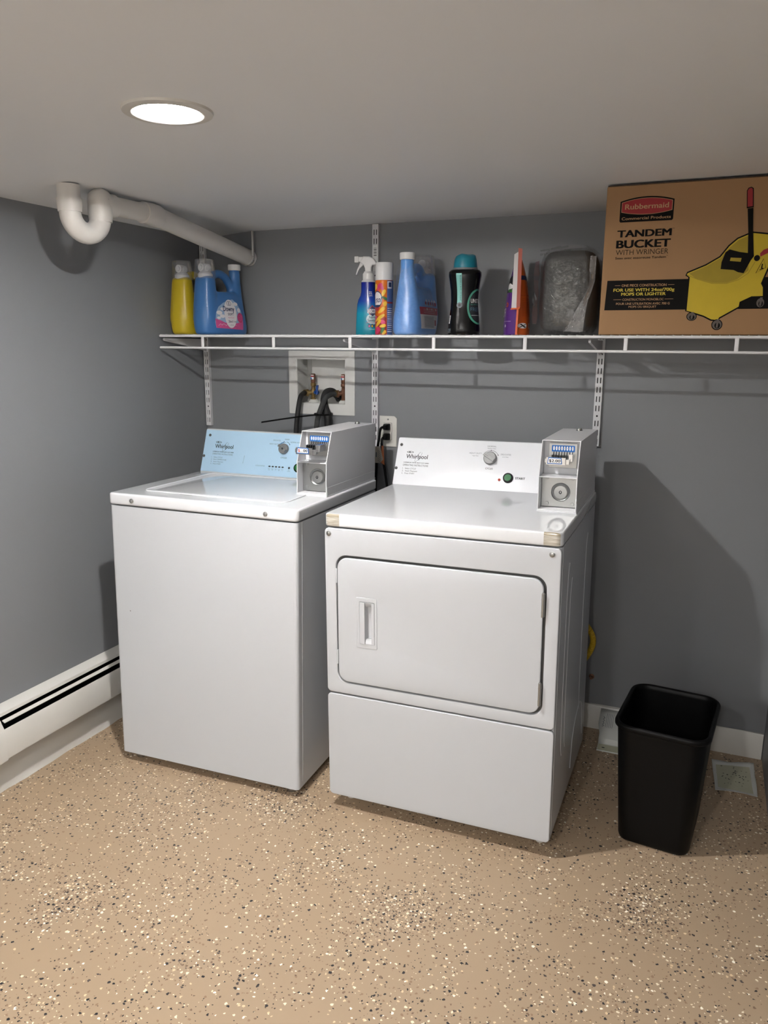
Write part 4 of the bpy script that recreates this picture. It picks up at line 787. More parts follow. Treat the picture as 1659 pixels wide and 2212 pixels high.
for i in range(9): p.strip([(-0.06, 0.064-i*0.0045), (0.036, 0.064-i*0.0045)], 0.0016, 2, 3)
p.poly(rrect(0.046, 0.034, 0.064, 0.054, 0.001), 1, 3); p.text('2X', 0.064, 0.058, 0.006, 2, w=0.01, align='C', layer=3)
p.build('back_label', frame((0, 0, 0), (-1, 0, 0), (0, 0, 1)), [M_lw, mat('label_red', srgb(164, 30, 60), 0.45), M_inkg], jl, sub=0.012, project=JBVH, lift=0.0004)
# loose clear wrap around the light-blue jug
mb = MB(); secs = []
for z, x0, x1, b in ((0.001, -0.132, 0.133, 0.062), (0.05, -0.135, 0.135, 0.065), (0.11, -0.134, 0.127, 0.062), (0.16, -0.128, 0.118, 0.055), (0.2, -0.125, 0.117, 0.052), (0.24, -0.128, 0.116, 0.048), (0.272, -0.125, 0.06, 0.044), (0.290, -0.118, -0.04, 0.034), (0.294, -0.10, -0.06, 0.015)):
    sec = []
    for q in sup((x0+x1)/2, 0, (x1-x0)/2, b, z, 3, 56):
        d = noise.noise(Vector(q)*28)*0.0045+noise.noise(Vector(q)*70)*0.002; v = Vector(q); cx = Vector(((x0+x1)/2, 0, z)); sec.append(v+(v-cx).normalized()*d)
    secs.append(sec)
mb.loft(secs, caps=False); o = obj('plastic_wrap', mb, M_film, jl, smooth=70); sd = o.modifiers.new('s', 'SUBSURF'); sd.levels = 1; sd.render_levels = 1

# spray bottle
sbt = thing('spray_bottle', 'blue and teal spray bottle with a white trigger, left of the orange can', 'spray bottle', (0.849, -0.120, TOP), 0.15)
M_sb = bpy.data.materials.new('spray_label_gradient'); M_sb.use_nodes = True; nt = M_sb.node_tree; b = nt.nodes['Principled BSDF']; b.inputs['Roughness'].default_value = 0.22
tc = nt.nodes.new('ShaderNodeTexCoord'); sp = nt.nodes.new('ShaderNodeSeparateXYZ'); cr = nt.nodes.new('ShaderNodeValToRGB'); mr = nt.nodes.new('ShaderNodeMapRange'); mr.inputs['From Max'].default_value = 0.19
nt.links.new(tc.outputs['Object'], sp.inputs[0]); nt.links.new(sp.outputs[2], mr.inputs[0]); nt.links.new(mr.outputs[0], cr.inputs[0]); nt.links.new(cr.outputs[0], b.inputs['Base Color'])
e = cr.color_ramp.elements; e[0].position = 0.0; e[0].color = srgb(18, 130, 150); e[1].position = 1.0; e[1].color = srgb(22, 34, 140); x = e.new(0.42); x.color = srgb(24, 150, 180); x = e.new(0.66); x.color = srgb(26, 70, 170)
prof = [(0.0465, 0.0), (0.0480, 0.004), (0.0475, 0.03), (0.0450, 0.08), (0.0425, 0.115), (0.038, 0.132), (0.030, 0.146), (0.0265, 0.16), (0.0265, 0.196)]
bsec = [sup(0, 0, r_, r_*0.72 if z_ < 0.12 else r_*(0.72+0.28*sm(0.12, 0.16, z_)), z_, 2.3, 44) for r_, z_ in prof]
o = obj('bottle', MB().loft(bsec), M_sb, sbt, smooth=60, fixn=True)
mb = MB().lathe([(0.0265, 0.196), (0.024, 0.202), (0.020, 0.206), (0.020, 0.228), (0.0178, 0.230), (0.015, 0.236)], seg=30)
for k in range(20): a = 2*pi*k/20; mb.box((0.0198*math.cos(a)-0.0008, 0.0198*math.sin(a)-0.0008, 0.208), (0.0198*math.cos(a)+0.0008, 0.0198*math.sin(a)+0.0008, 0.226))
obj('collar', mb, M_capw, sbt, smooth=40, fixn=True)
hd = [(-0.018, 0.2905), (0.006, 0.290), (0.022, 0.282), (0.034, 0.267), (0.036, 0.259), (0.020, 0.2585), (0.015, 0.250), (0.014, 0.234), (-0.010, 0.234), (-0.011, 0.248), (-0.017, 0.262), (-0.030, 0.269)]
me = plate([[(x-0.0, z) for x, z in hd]], 0.026, 0.005, frame((0, -0.013, 0), (1, 0, 0), (0, 0, 1)), 3); hdo = obj('trigger_head', me, M_capw, sbt, smooth=50)
obj('nozzle', MB().box((-0.052, -0.0105, 0.2685), (-0.036, 0.0105, 0.291)).box((-0.038, -0.0085, 0.271), (-0.014, 0.0085, 0.289)), M_capw, hdo, bevel=0.0015)
me = plate([[(-0.031, 0.270), (-0.020, 0.270), (-0.017, 0.262), (-0.022, 0.256), (-0.034, 0.246), (-0.043, 0.226), (-0.0465, 0.222), (-0.048, 0.226), (-0.042, 0.245), (-0.036, 0.256)]], 0.012, 0.002, frame((0, -0.006, 0), (1, 0, 0), (0, 0, 1)), 2); obj('trigger', me, M_capw, hdo, smooth=50)
SBVH = bvh_of(o.data)
p = Print(); p.poly([(0.024, 0.088), (0.048, 0.111), (0.072, 0.088), (0.048, 0.065)], 0, 0); p.poly([(0.028, 0.088), (0.048, 0.107), (0.068, 0.088), (0.048, 0.069)], 1, 1); p.poly([(0.026, 0.081), (0.070, 0.081), (0.070, 0.096), (0.026, 0.096)], 4, 2)
p.text('CLOROX', 0.028, 0.083, 0.0115, 1, w=0.042, bold=0.03, layer=3)
p.poly(ell(0.052, 0.060, 0.032, 0.020, 24), 2, 0); p.text('Fabric', 0.034, 0.062, 0.008, 1, w=0.026, bold=0.02, layer=3); p.text('Sanitizer', 0.027, 0.050, 0.010, 1, w=0.044, bold=0.02, layer=3); p.strip([(0.020, 0.046), (0.07, 0.046)], 0.001, 0, 3)
for i in range(3): p.poly(ell(0.034+i*0.012, 0.034, 0.0055, 0.0075, 16), 3, 1); p.poly(ell(0.034+i*0.012, 0.033, 0.0028, 0.0045, 12), 5 if i != 1 else 6, 2)
p.text('Linen', 0.036, 0.020, 0.004, 4, w=0.02, layer=3); p2_ = Print(); p2_.text('KILLS', 0.033, 0.158, 0.004, 4, w=0.016, layer=3); p2_.text('99.9%', 0.033, 0.150, 0.006, 4, w=0.018, layer=3); p2_.text('GERMS', 0.033, 0.143, 0.005, 4, w=0.018, layer=3)
def cyl_frame(bv, off): # wraps print around a roughly round body: x is arc position
    def f(x, y):
        a = (x-off)/0.042; n = Vector((math.sin(a), -math.cos(a), 0)); hit = bv.ray_cast(Vector((0, 0, y))+n*0.2, -n, 0.3)
        return (hit[0] if hit[0] is not None else Vector((0, 0, y))+n*0.04), n
    return f
p.build('front_label', cyl_frame(SBVH, 0.018), [M_red, M_navy, mat('label_splash', srgb(188, 214, 220), 0.4), M_navy, M_inkw, M_pink, M_yel], sbt, sub=0.006, lift=0.0004)
p2_.build('neck_lettering', cyl_frame(SBVH, 0.018), [M_red, M_navy, M_navy, M_navy, M_inkw], sbt, sub=0.006, lift=0.0004)

# aerosol can
can = thing('aerosol_can', 'orange flowery aerosol can with a white cap between spray bottle and light blue jug', 'aerosol can', (0.9470, -0.195, TOP))
rc = 0.0328
M_or = mat('can_orange', srgb(206, 106, 30), 0.25, var=0.3, vscale=40)
mb = MB().lathe([(0.031, 0), (rc, 0.003), (rc, 0.193), (0.0315, 0.197), (0.0003, 0.198)], seg=40); obj('can_body', mb, M_or, can, fixn=True, smooth=40)
mb = MB().lathe([(rc-0.0002, 0.195), (rc, 0.197), (0.0325, 0.254), (0.0312, 0.2575), (0.0003, 0.258)], seg=40); obj('cap', mb, M_capw, can, fixn=True, smooth=40)['label'] = 'white cap'
def canf(x, y): a = (x)/rc; n = Vector((math.sin(a), -math.cos(a), 0)); return Vector((0, 0, y))+n*rc, n
M_mango = mat('can_mango_yellow', srgb(222, 178, 48), 0.3, var=0.15, vscale=80); M_pk = mat('can_hibiscus', srgb(200, 52, 100), 0.3, var=0.3, vscale=80); M_lf = mat('can_leaf', srgb(52, 100, 44), 0.4, var=0.2, vscale=50); M_rd = mat('can_deep_red', srgb(150, 36, 30), 0.35, var=0.3, vscale=60)
p = Print(); rr_ = random.Random(3)
def petal(cx, cy, L, w, ang, mi, layer):
    pts = [(L*0.5*math.cos(t), w*0.5*math.sin(t)*(1+0.3*math.cos(t))) for t in [2*pi*k/14 for k in range(14)]]; c_, s_2 = math.cos(ang), math.sin(ang); p.poly([(cx+a*c_-b_*s_2, cy+a*s_2+b_*c_) for a, b_ in pts], mi, layer)
p.poly([(-0.045, 0.0), (0.022, 0.0), (0.022, 0.062), (-0.045, 0.072)], 3, 0)
for i, (cx, cy, L, w, an, mi) in enumerate([(0.003, 0.088, 0.034, 0.014, 0.7, 0), (-0.02, 0.095, 0.03, 0.02, 0.2, 3), (-0.006, 0.060, 0.05, 0.012, 0.55, 0), (0.005, 0.047, 0.03, 0.014, -0.4, 1), (-0.012, 0.040, 0.04, 0.012, 0.8, 0), (0.008, 0.032, 0.026, 0.012, 0.2, 0), (-0.014, 0.022, 0.03, 0.016, -0.5, 1), (0.007, 0.018, 0.032, 0.013, 1.2, 2), (-0.018, 0.010, 0.022, 0.016, 0.4, 1), (0.013, 0.008, 0.02, 0.012, 0.9, 0), (-0.028, 0.055, 0.03, 0.014, 1.0, 1), (-0.004, 0.176, 0.022, 0.014, 0.3, 1), (0.004, 0.168, 0.022, 0.014, 2.2, 1), (-0.010, 0.166, 0.022, 0.012, 1.3, 1), (0.016, 0.130, 0.026, 0.010, -0.5, 2), (0.010, 0.148, 0.03, 0.012, 1.1, 0), (-0.03, 0.17, 0.03, 0.02, 0.5, 0), (0.016, 0.11, 0.02, 0.014, 1.3, 0)]): petal(cx, cy, L, w, an, mi, 1+i % 3)
p.poly(ell(-0.016, 0.127, 0.0225, 0.030, 28), 5, 4); p.poly(ell(-0.016, 0.127, 0.0205, 0.026, 28), 4, 5); p.text('Lysol', -0.036, 0.116, 0.022, 5, w=0.036, bold=0.02, layer=6, shear=0.25); p.poly(rrect(-0.032, 0.100, -0.002, 0.107, 0.003), 5, 6)
p.poly([(0.0235, 0.0), (0.060, 0.0), (0.060, 0.193), (0.0235, 0.193)], 6, 4); p.poly([(0.025, 0.165), (0.045, 0.165), (0.045, 0.190), (0.025, 0.190)], 4, 5)
for i in range(12): p.strip([(0.026, 0.012+i*0.0075), (0.046, 0.012+i*0.0075)], 0.0018 if i % 3 else 0.003, 4, 5)
p.poly([(0.0235, 0.112), (0.05, 0.112), (0.05, 0.118), (0.0235, 0.118)], 3, 5); p.poly(rrect(0.029, 0.170, 0.042, 0.187, 0.001), 5, 6)
p.build('wrap_label', canf, [M_mango, M_pk, M_lf, M_rd, M_lw, M_navy, mat('can_blue', srgb(74, 98, 150), 0.35)], can, sub=0.006, lift=0.00015)

# black scent booster bottle
bk = thing('scent_booster_bottle', 'black waisted bottle with a teal cap in the middle of the shelf', 'bottle', (1.266, -0.225, TOP), 0.25)
M_bk = mat('bottle_black', srgb(9, 9, 10), 0.18, spec=0.3)
prof = [(0.054, 0), (0.0565, 0.004), (0.0565, 0.02), (0.053, 0.05), (0.0485, 0.09), (0.047, 0.12), (0.0485, 0.15), (0.0535, 0.18), (0.057, 0.200), (0.0565, 0.212), (0.050, 0.219)]
bsec = [sup(0, 0, r_, r_*0.86, z_, 2.6, 48) for r_, z_ in prof]; bo = obj('bottle', MB().loft(bsec), M_bk, bk, smooth=60, fixn=True)
mb = MB().lathe([(0.050, 0.218), (0.043, 0.222), (0.041, 0.229)], seg=40, sy=0.95); obj('neck', mb, mat('neck_grey', srgb(120, 120, 120), 0.4), bk, fixn=True)
secs = []
for r_, z_, sc_ in ((0.0405, 0.226, 0), (0.0412, 0.229, 0), (0.040, 0.24, 0), (0.0375, 0.255, 0), (0.034, 0.266, 1), (0.025, 0.2705, 1), (0.012, 0.272, 0), (0.001, 0.2722, 0)):
    secs.append([(r_*math.cos(a), r_*math.sin(a), z_+(0.0022*math.cos(3*a) if sc_ else 0)) for a in [2*pi*k/48 for k in range(48)]])
obj('cap', MB().loft(secs), mat('cap_teal', srgb(20, 118, 138), 0.35), bk, smooth=60, fixn=True)['label'] = 'teal cap'
KB = bvh_of(bo.data); p = Print(); M_mint = mat('print_mint', srgb(120, 190, 182), 0.4); M_aqua = mat('print_aqua_ring', srgb(70, 140, 120), 0.4, var=0.3, vscale=60)
p.poly([(-0.023, 0.104), (-0.008, 0.104), (-0.008, 0.206), (-0.024, 0.206)], 0, 0); p.text('RELEASES A BLISS OF SCENT', -0.0135, 0.200, 0.004, 1, w=0.085, rot=-pi/2, layer=2); p.poly(ell(-0.0150, 0.100, 0.0095, 0.0095, 20), 2, 1); p.poly(ell(-0.0150, 0.100, 0.004, 0.005, 12), 1, 2)
p.strip(ell(0.048, 0.095, 0.034, 0.057, 36), 0.0065, 3, 1, True); p.poly(ell(0.048, 0.095, 0.030, 0.052, 30), 1, 0)
p.text('UNSTOPABLES', 0.023, 0.108, 0.014, 4, w=0.075, bold=0.02, layer=2); p.text('IN-WASH', 0.023, 0.100, 0.005, 3, w=0.03, layer=2); p.text('FRESH', 0.022, 0.080, 0.013, 5, w=0.04, layer=2); p.strip([(0.024, 0.066), (0.06, 0.066)], 0.0012, 4, 2)
p.poly([(-0.052, 0.038), (-0.043, 0.038), (-0.043, 0.066), (-0.052, 0.066)], 4, 1)
for i in range(9): p.strip([(-0.0515, 0.040+i*0.003), (-0.045, 0.040+i*0.003)], 0.0013, 1, 3)
p.poly(rrect(-0.050, 0.012, -0.037, 0.021, 0.001), 2, 1); p.text('XXL', -0.0435, 0.0135, 0.005, 1, w=0.010, align='C', layer=3); p.strip([(-0.05, 0.009), (-0.037, 0.009)], 0.001, 4, 2)
p.build('front_label', cyl_frame(KB, 0.0), [M_mint, M_ink, M_inkg, M_aqua, M_inkw, mat('print_blue_grey', srgb(80, 110, 130), 0.4)], bk, sub=0.006, lift=0.0003)

# detergent pouch (gusseted, seen from its edge)
pc = thing('detergent_pouch', 'purple and orange stand up pouch with a white zip strip, right of the black bottle', 'pouch', (1.441, -0.168, TOP), 0.24)
M_pu = mat('pouch_purple', srgb(78, 36, 112), 0.35, var=0.1, vscale=20, bump=0.5, bscale=25); M_po = mat('pouch_orange', srgb(190, 84, 26), 0.35, var=0.1, vscale=20, bump=0.5, bscale=25)
mb = MB(); NZ = 16; L0 = 0.105
def half(z): return 0.0455*(1-0.04*z/0.27)*max(0.05, (1-(z/0.272)**2.2))**0.8
for side, mi in ((-1, 0), (1, 1)):
    rows = []
    for j in range(NZ+1):
        z = 0.268*j/NZ; row = []
        for i in range(15):
            v = -L0+2*L0*i/14; k = (1-(abs(v)/L0)**3.0)**0.5 if abs(v) < L0 else 0
            row.append((side*half(z)*(0.16+0.84*k)*(1 if abs(v) < L0*0.99 else 0.0)+0.001*noise.noise(Vector((v*30, z*30, side))), v, z))
        rows.append(row)
    vs = [q for rw in rows for q in rw]; fs = []
    for j in range(NZ):
        for i in range(14):
            f = (j*15+i, j*15+i+1, (j+1)*15+i+1, (j+1)*15+i); fs.append(f if side > 0 else tuple(reversed(f)))
    mb.add(vs, fs, mi)
o = obj('pouch_body', mb, [M_pu, M_po], pc, smooth=60); o.modifiers.new('s', 'SUBSURF').render_levels = 1
PB = bvh_of(o.data)
mb = MB(); z0_, z1_ = 0.088, 0.272
mb.add([(-0.020, -L0-0.012, z0_), (-0.0035, -L0-0.0135, z0_), (-0.004, -L0-0.011, z1_-0.004), (-0.017, -L0-0.010, z1_-0.012)], [(0, 1, 2, 3)], 0)
mb.add([(-0.0035, -L0-0.0135, z0_), (0.0085, -L0-0.010, z0_+0.004), (0.0085, -L0-0.007, z1_+0.006), (-0.004, -L0-0.010, z1_+0.008)], [(0, 1, 2, 3)], 1)
mb.add([(-0.024, -L0-0.013, z0_-0.006), (0.006, -L0-0.014, z0_-0.004), (0.009, -L0-0.0115, z0_+0.004), (-0.020, -L0-0.0115, z0_)], [(0, 1, 2, 3)], 2)
mb.add([(-0.0045, -L0-0.004, 0.0), (0.002, -L0-0.006, 0.0), (0.004, -L0-0.012, z0_), (-0.002, -L0-0.010, z0_)], [(0, 1, 2, 3)], 2)
mb.add([(-0.001, -L0-0.011, z0_), (0.003, -L0-0.011, z0_), (0.003, 0.09, z1_-0.004), (-0.001, 0.09, z1_-0.004), (-0.001, -L0-0.009, z1_), (0.003, -L0-0.009, z1_)], [(0, 3, 4), (1, 5, 2)], 1)
o = obj('zip_strip', mb, [mat('zip_white', srgb(200, 196, 196), 0.4), mat('zip_pink', srgb(190, 110, 96), 0.4), mat('zip_orange', srgb(214, 100, 50), 0.4)], pc, smooth=None); s_ = o.modifiers.new('s', 'SOLIDIFY'); s_.thickness = 0.0012
p = Print()
def pf(sgn):
    def f(x, y):
        n = Vector((sgn, 0, 0)); hit = PB.ray_cast(Vector((sgn*0.2, -0.105+x, y)), -n, 0.3); n2 = (hit[1] if hit[0] is not None else n); n2 = n2 if n2.dot(n) > 0 else -n2
        return (hit[0] if hit[0] is not None else Vector((sgn*0.04, -0.105+x, y))), n2
    return f
p.poly(ell(0.030, 0.100, 0.010, 0.008, 18), 0, 0); p.poly(ell(0.030, 0.100, 0.005, 0.004, 14), 1, 1); p.poly([(0.002, 0.140), (0.10, 0.140), (0.10, 0.185), (0.004, 0.195)], 2, 0); p.poly(ell(0.03, 0.158, 0.02, 0.012, 16), 3, 1); p.poly(ell(0.018, 0.145, 0.016, 0.006, 16), 4, 2); p.strip([(0.01, 0.045), (0.05, 0.045)], 0.001, 3, 1); p.poly(ell(0.03, 0.03, 0.005, 0.005, 10), 3, 1); p.text('PODS', 0.08, 0.06, 0.03, 3, w=0.09, align='C', layer=1)
p.build('purple_side_print', pf(-1), [M_po, M_pu, M_dark, M_lw, M_lf], pc, sub=0.01, lift=0.0008)
p = Print(); p.poly([(0.005, 0.180), (0.19, 0.180), (0.19, 0.194), (0.005, 0.194)], 0, 0)
for i in range(11): p.strip([(0.008, 0.118-i*0.0055), (0.06, 0.118-i*0.0055)], 0.0012, 1, 0)
for k in range(2): p.poly(ell(0.010+k*0.030, 0.030, 0.009, 0.009, 18), 2, 0); p.strip([(0.004+k*0.03, 0.024), (0.016+k*0.03, 0.036)], 0.002, 3, 1); p.strip([(0.006+k*0.03, 0.036), (0.014+k*0.03, 0.024)], 0.003, 3, 1)
p.strip([(0.004, 0.130), (0.19, 0.130)], 0.0012, 1, 0)
p.build('orange_side_print', pf(1), [M_navy, mat('print_rust', srgb(150, 56, 20), 0.5), M_lw, M_dark], pc, sub=0.01, lift=0.0008)

# dark package wrapped in clear plastic
wp = thing('wrapped_package', 'dark grey soft package in shiny clear plastic wrap beside the cardboard box', 'package', (1.6235, -0.165, TOP), 0.03)
secs = []; zs = [0, 0.006, 0.02, 0.045, 0.09, 0.14, 0.19, 0.225, 0.25, 0.266, 0.272]; ks = [0.70, 0.84, 0.95, 0.99, 1.0, 1.0, 1.0, 0.985, 0.93, 0.80, 0.55]
for z, k in zip(zs, ks): secs.append([Vector(q)+Vector((noise.noise(Vector(q)*16)*0.004, noise.noise(Vector(q)*16+Vector((5, 5, 5)))*0.004, 0)) for q in sup(0, 0, 0.089*k, 0.125*k, z, 4.0, 64)])
o = obj('dark_cloth', MB().loft(secs), mat('cloth_dark_grey', srgb(62, 62, 61), 0.75, var=0.25, vscale=18, bump=0.5, bscale=90), wp, smooth=60, fixn=True); o.modifiers.new('s', 'SUBSURF').render_levels = 1
secs = []; zs = [0.001, 0.008, 0.024, 0.05, 0.1, 0.15, 0.2, 0.235, 0.262, 0.281, 0.291]; 
ks = [0.72, 0.87, 0.98, 1.03, 1.04, 1.05, 1.05, 1.03, 0.96, 0.80, 0.45]
for z, k in zip(zs, ks): secs.append([Vector(q)+(Vector(q)-Vector((0, 0, z))).normalized()*(noise.noise(Vector(q)*24)*0.0055+noise.noise(Vector(q)*60)*0.003) for q in sup(0, 0, 0.0905*k, 0.1275*k, z, 3.8, 96)])
o = obj('plastic_wrap', MB().loft(secs, caps=False), clearmat('clear_wrap_glossy', gloss=0.06, wrinkle=1.0, wscale=26, milky=0.02, rough=0.05, fres=0.32), wp, smooth=70); o.modifiers.new('s', 'SUBSURF').render_levels = 1
mb = MB(); rows = []
for j in range(13):
    t_ = j/12; z = 0.245-0.235*t_; w = 0.010+0.016*max(0, t_-0.6)/0.4*1.4; cx = 0.084-0.052*max(0, t_-0.35)/0.65; rows.append([(cx-w, -0.132-0.010*math.sin(j), z), (cx-w*0.3, -0.145+0.004*math.sin(j*1.7), z), (cx+w*0.4, -0.136, z-0.002), (cx+w, -0.146+0.003*math.cos(j), z)])
mb.loft(rows, closed=False, caps=False); o = obj('gathered_film_tail', mb, clearmat('crumpled_film', gloss=0.12, milky=0.16, wrinkle=1.0, wscale=60), wp, smooth=70)
p = Print(); p.text('WARNING TO AVOID DANGER', -0.085, 0.262, 0.006, 0, w=0.09, rot=0.12, layer=1); p.text('OF SUFFOCATION KEEP AWAY', -0.085, 0.250, 0.006, 0, w=0.10, rot=0.12, layer=1)
p.build('warning_print', frame((0, -0.137, 0), (1, 0, 0), (0, 0, 1)), [M_ink], wp)
M_redfilm = clearmat('red_tint_film', tint=(0.62, 0.46, 0.48, 1), gloss=0.05, milky=0.05); mb = MB().loft([[(-0.1085-0.003*math.sin(j), -0.095, 0.035+j*0.02), (-0.098, -0.112, 0.035+j*0.02), (-0.088-0.002*math.cos(j*2), -0.128, 0.035+j*0.02)] for j in range(11)], closed=False, caps=False); obj('red_film_edge', mb, M_redfilm, wp, smooth=60)
p = Print(); p.poly([(0, 0.1), (0.012, 0.075), (0.007, 0.07), (0.004, 0.085)], 0); p.poly([(-0.003, 0.085), (0.004, 0.062), (-0.002, 0.06)], 0); p.strip(ell(0.004, 0.055, 0.003, 0.004, 10), 0.0014, 0, 0, True); p.build('red_film_print', frame((-0.102, -0.1325, 0.04), (1, 0, 0), (0, 0, 1)), [M_ink], wp)

# cardboard box
BXL, BXR, BYF, BYB, BH = 1.7431, 2.372, -0.3155, -0.02, 1.9575-TOP
cbx = thing('cardboard_box', 'large brown cardboard box printed with a yellow mop bucket, on the right of the shelf', 'box', (BXL, BYF, TOP))
D_ = BYB-BYF; Wb = BXR-BXL; obj('carton', MB().box((0, 0, 0), (Wb, D_, BH)), M_card, cbx, bevel=0.003, seg=2)
mb = MB().box((0.002, 0.002, BH), (Wb-0.002, D_/2-0.0015, BH+0.003)); obj('top_flap', mb, mat('cardboard_shaded', srgb(70, 58, 46), 0.8), cbx)  # front flap darkened to carry the shade of the gap under the ceiling
mb = MB().box((0.002, D_/2+0.0015, BH), (Wb-0.002, D_-0.002, BH+0.003)); obj('top_flap', mb, M_card, cbx)
M_ck = mat('box_black_ink', srgb(11, 9, 8), 0.6, spec=0.12); M_cr = mat('box_red_ink', srgb(150, 28, 34), 0.6); M_cy = mat('box_yellow_ink', srgb(196, 170, 28), 0.6, var=0.08, vscale=25); M_cyd = mat('box_yellow_ink_deep', srgb(158, 136, 22), 0.6, var=0.12, vscale=25); M_ct = mat('box_tan_ink', srgb(180, 140, 100), 0.6); M_cg = mat('box_grey_ink', srgb(88, 80, 74), 0.6); M_cyl = mat('box_yellow_letters', srgb(200, 180, 60), 0.6)
p = Print(); X = lambda x: (x-1.7655)*1.035; Z = lambda z: (z-1.5190)*1.035; P2 = lambda *a: [(X(q[0]), Z(q[1])) for q in a]
# logo
lx0, lx1 = 1.8065, 1.9575; lz0, lz1 = 1.8455, 1.9150; bow = lambda n_, zb, h_: [(lx0+(lx1-lx0)*k/n_, zb+h_*(1-(2*k/n_-1)**2)) for k in range(n_+1)]
p.poly(P2(*([(lx0, lz0+0.004), (lx0+0.003, lz0), (lx1-0.003, lz0), (lx1, lz0+0.004)]+list(reversed([(x, z) for x, z in bow(12, lz1-0.011, 0.0115)])))), 0, 1)
q0, q1 = lx0+0.004, lx1-0.004
top_ = [(q0+(q1-q0)*k/12, lz1-0.0140+0.0105*(1-(2*k/12-1)**2)) for k in range(13)]; bot_ = [(q0+(q1-q0)*k/12, lz0+0.026-0.0085*(1-(2*k/12-1)**2)+0.002) for k in range(13)]
p.poly(P2(*(bot_+list(reversed(top_)))), 3, 2); ins = [(x+(0.001 if i < 1 else 0), z+0.0013) for i, (x, z) in enumerate(bot_)]; ins2 = [(x, z-0.0013) for x, z in top_]; ins[0] = (q0+0.0014, ins[0][1]); ins[-1] = (q1-0.0014, ins[-1][1]); ins2[0] = (q0+0.0014, ins2[0][1]); ins2[-1] = (q1-0.0014, ins2[-1][1])
p.poly(P2(*(ins+list(reversed(ins2)))), 1, 3)
p.text('Rubbermaid', X(1.882), Z(1.8812), 0.0155, 3, w=0.1263, bold=0.02, align='C', layer=5); p.text('Commercial Products', X(1.882), Z(1.8515), 0.0085, 3, w=0.1428, bold=0.01, align='C', layer=5)
p.text('TANDEM', X(1.8045), Z(1.8035), 0.0207, 0, w=0.1563, bold=0.045, layer=2); p.text('TM', X(1.958), Z(1.821), 0.0031, 0, w=0.0062, layer=2); p.text('BUCKET', X(1.8035), Z(1.7725), 0.0233, 0, w=0.1563, bold=0.045, layer=2)
p.text('WITH WRINGER', X(1.8025), Z(1.7525), 0.0160, 0, w=0.1542, bold=-0.008, layer=2); p.text('Seau avec essoreuse Tandem', X(1.8020), Z(1.7405), 0.0070, 0, w=0.1490, bold=0.02, layer=2); p.text('TM', X(1.947), Z(1.746), 0.0023, 0, w=0.0041, layer=2)
# black band
p.poly(P2((1.7790, 1.5920), (2.3720, 1.5920), (2.3720, 1.6790), (1.7830, 1.6790)), 0, 1)
bx = 1.890
p.text('ONE PIECE CONSTRUCTION', X(bx), Z(1.6605), 0.0075, 3, w=0.1325, bold=0.015, align='C', layer=3); p.strip(P2((1.806, 1.664), (1.822, 1.664)), 0.001, 3, 3); p.strip(P2((1.958, 1.664), (1.976, 1.664)), 0.001, 3, 3)
p.text('FOR USE WITH 24oz/700g', X(bx), Z(1.6465), 0.0093, 5, w=0.1801, bold=0.03, align='C', layer=3); p.text('MOPS OR LIGHTER', X(bx), Z(1.6345), 0.0091, 5, w=0.1314, bold=0.03, align='C', layer=3)
p.text('CONSTRUCTION MONOBLOC', X(bx), Z(1.6195), 0.0070, 3, w=0.1221, align='C', layer=3); p.strip(P2((1.804, 1.623), (1.828, 1.623)), 0.001, 3, 3); p.strip(P2((1.952, 1.623), (1.976, 1.623)), 0.001, 3, 3)
p.text('POUR UNE UTILISATION AVEC 700 G', X(bx), Z(1.6075), 0.0068, 3, w=0.1594, bold=0.01, align='C', layer=3); p.text('MOPS OU BRIQUET', X(bx), Z(1.5985), 0.0064, 3, w=0.0828, align='C', layer=3)
# bucket picture; points measured in photograph-crop units and mapped onto the face in metres
def bk_(a, b_): return (1.7625+(a-60)*0.000301, 1.9545-0.0001*a*0.06-(b_-128)*0.000298)
def PP(*q): return P2(*[bk_(a, b_) for a, b_ in q])
outer = [(870, 1000), (880, 975), (1040, 905), (1160, 830), (1230, 730), (1300, 665), (1420, 612), (1500, 622), (1640, 640), (1800, 665), (1790, 690), (1648, 690), (1600, 900), (1545, 1080), (1565, 1115), (1570, 1200), (1470, 1205), (1375, 1255), (1370, 1300), (1205, 1405), (1195, 1430), (1130, 1425), (1060, 1390), (980, 1365), (895, 1340), (898, 1020)]
p.poly(PP(*outer), 2, 2); p.strip(PP(*outer), 0.0042, 0, 3, True)
p.poly(PP((895, 985), (1050, 915), (1170, 840), (1240, 745), (1310, 680), (1420, 630), (1400, 760), (1420, 960), (1330, 1040), (1240, 1072), (1110, 1072), (960, 1030)), 6, 3)
p.strip(PP((885, 1000), (980, 1040), (1110, 1078), (1240, 1078), (1340, 1045), (1420, 985), (1470, 880)), 0.002, 6, 4)
p.poly(PP((1205, 790), (1240, 765), (1330, 790), (1400, 800), (1450, 800), (1455, 830), (1430, 870), (1400, 940), (1380, 985), (1330, 975), (1290, 955), (1230, 950), (1175, 945), (1178, 880)), 0, 5); p.poly(PP((1255, 840), (1350, 845), (1345, 880), (1250, 870)), 6, 6)
p.poly(PP((1360, 400), (1408, 395), (1425, 600), (1450, 800), (1400, 810), (1385, 610)), 0, 7); p.poly(PP((1338, 240), (1350, 215), (1375, 208), (1395, 220), (1410, 390), (1352, 398)), 0, 7); p.poly(PP((1345, 242), (1355, 222), (1375, 216), (1388, 226), (1402, 380), (1358, 385)), 1, 8)
p.poly(PP((1505, 805), (1530, 775), (1590, 750), (1588, 795), (1510, 835)), 1, 6); p.poly([q for q in PP(*[(1482+26*math.cos(t), 848+28*math.sin(t)) for t in [2*pi*k/16 for k in range(16)]])], 0, 6)
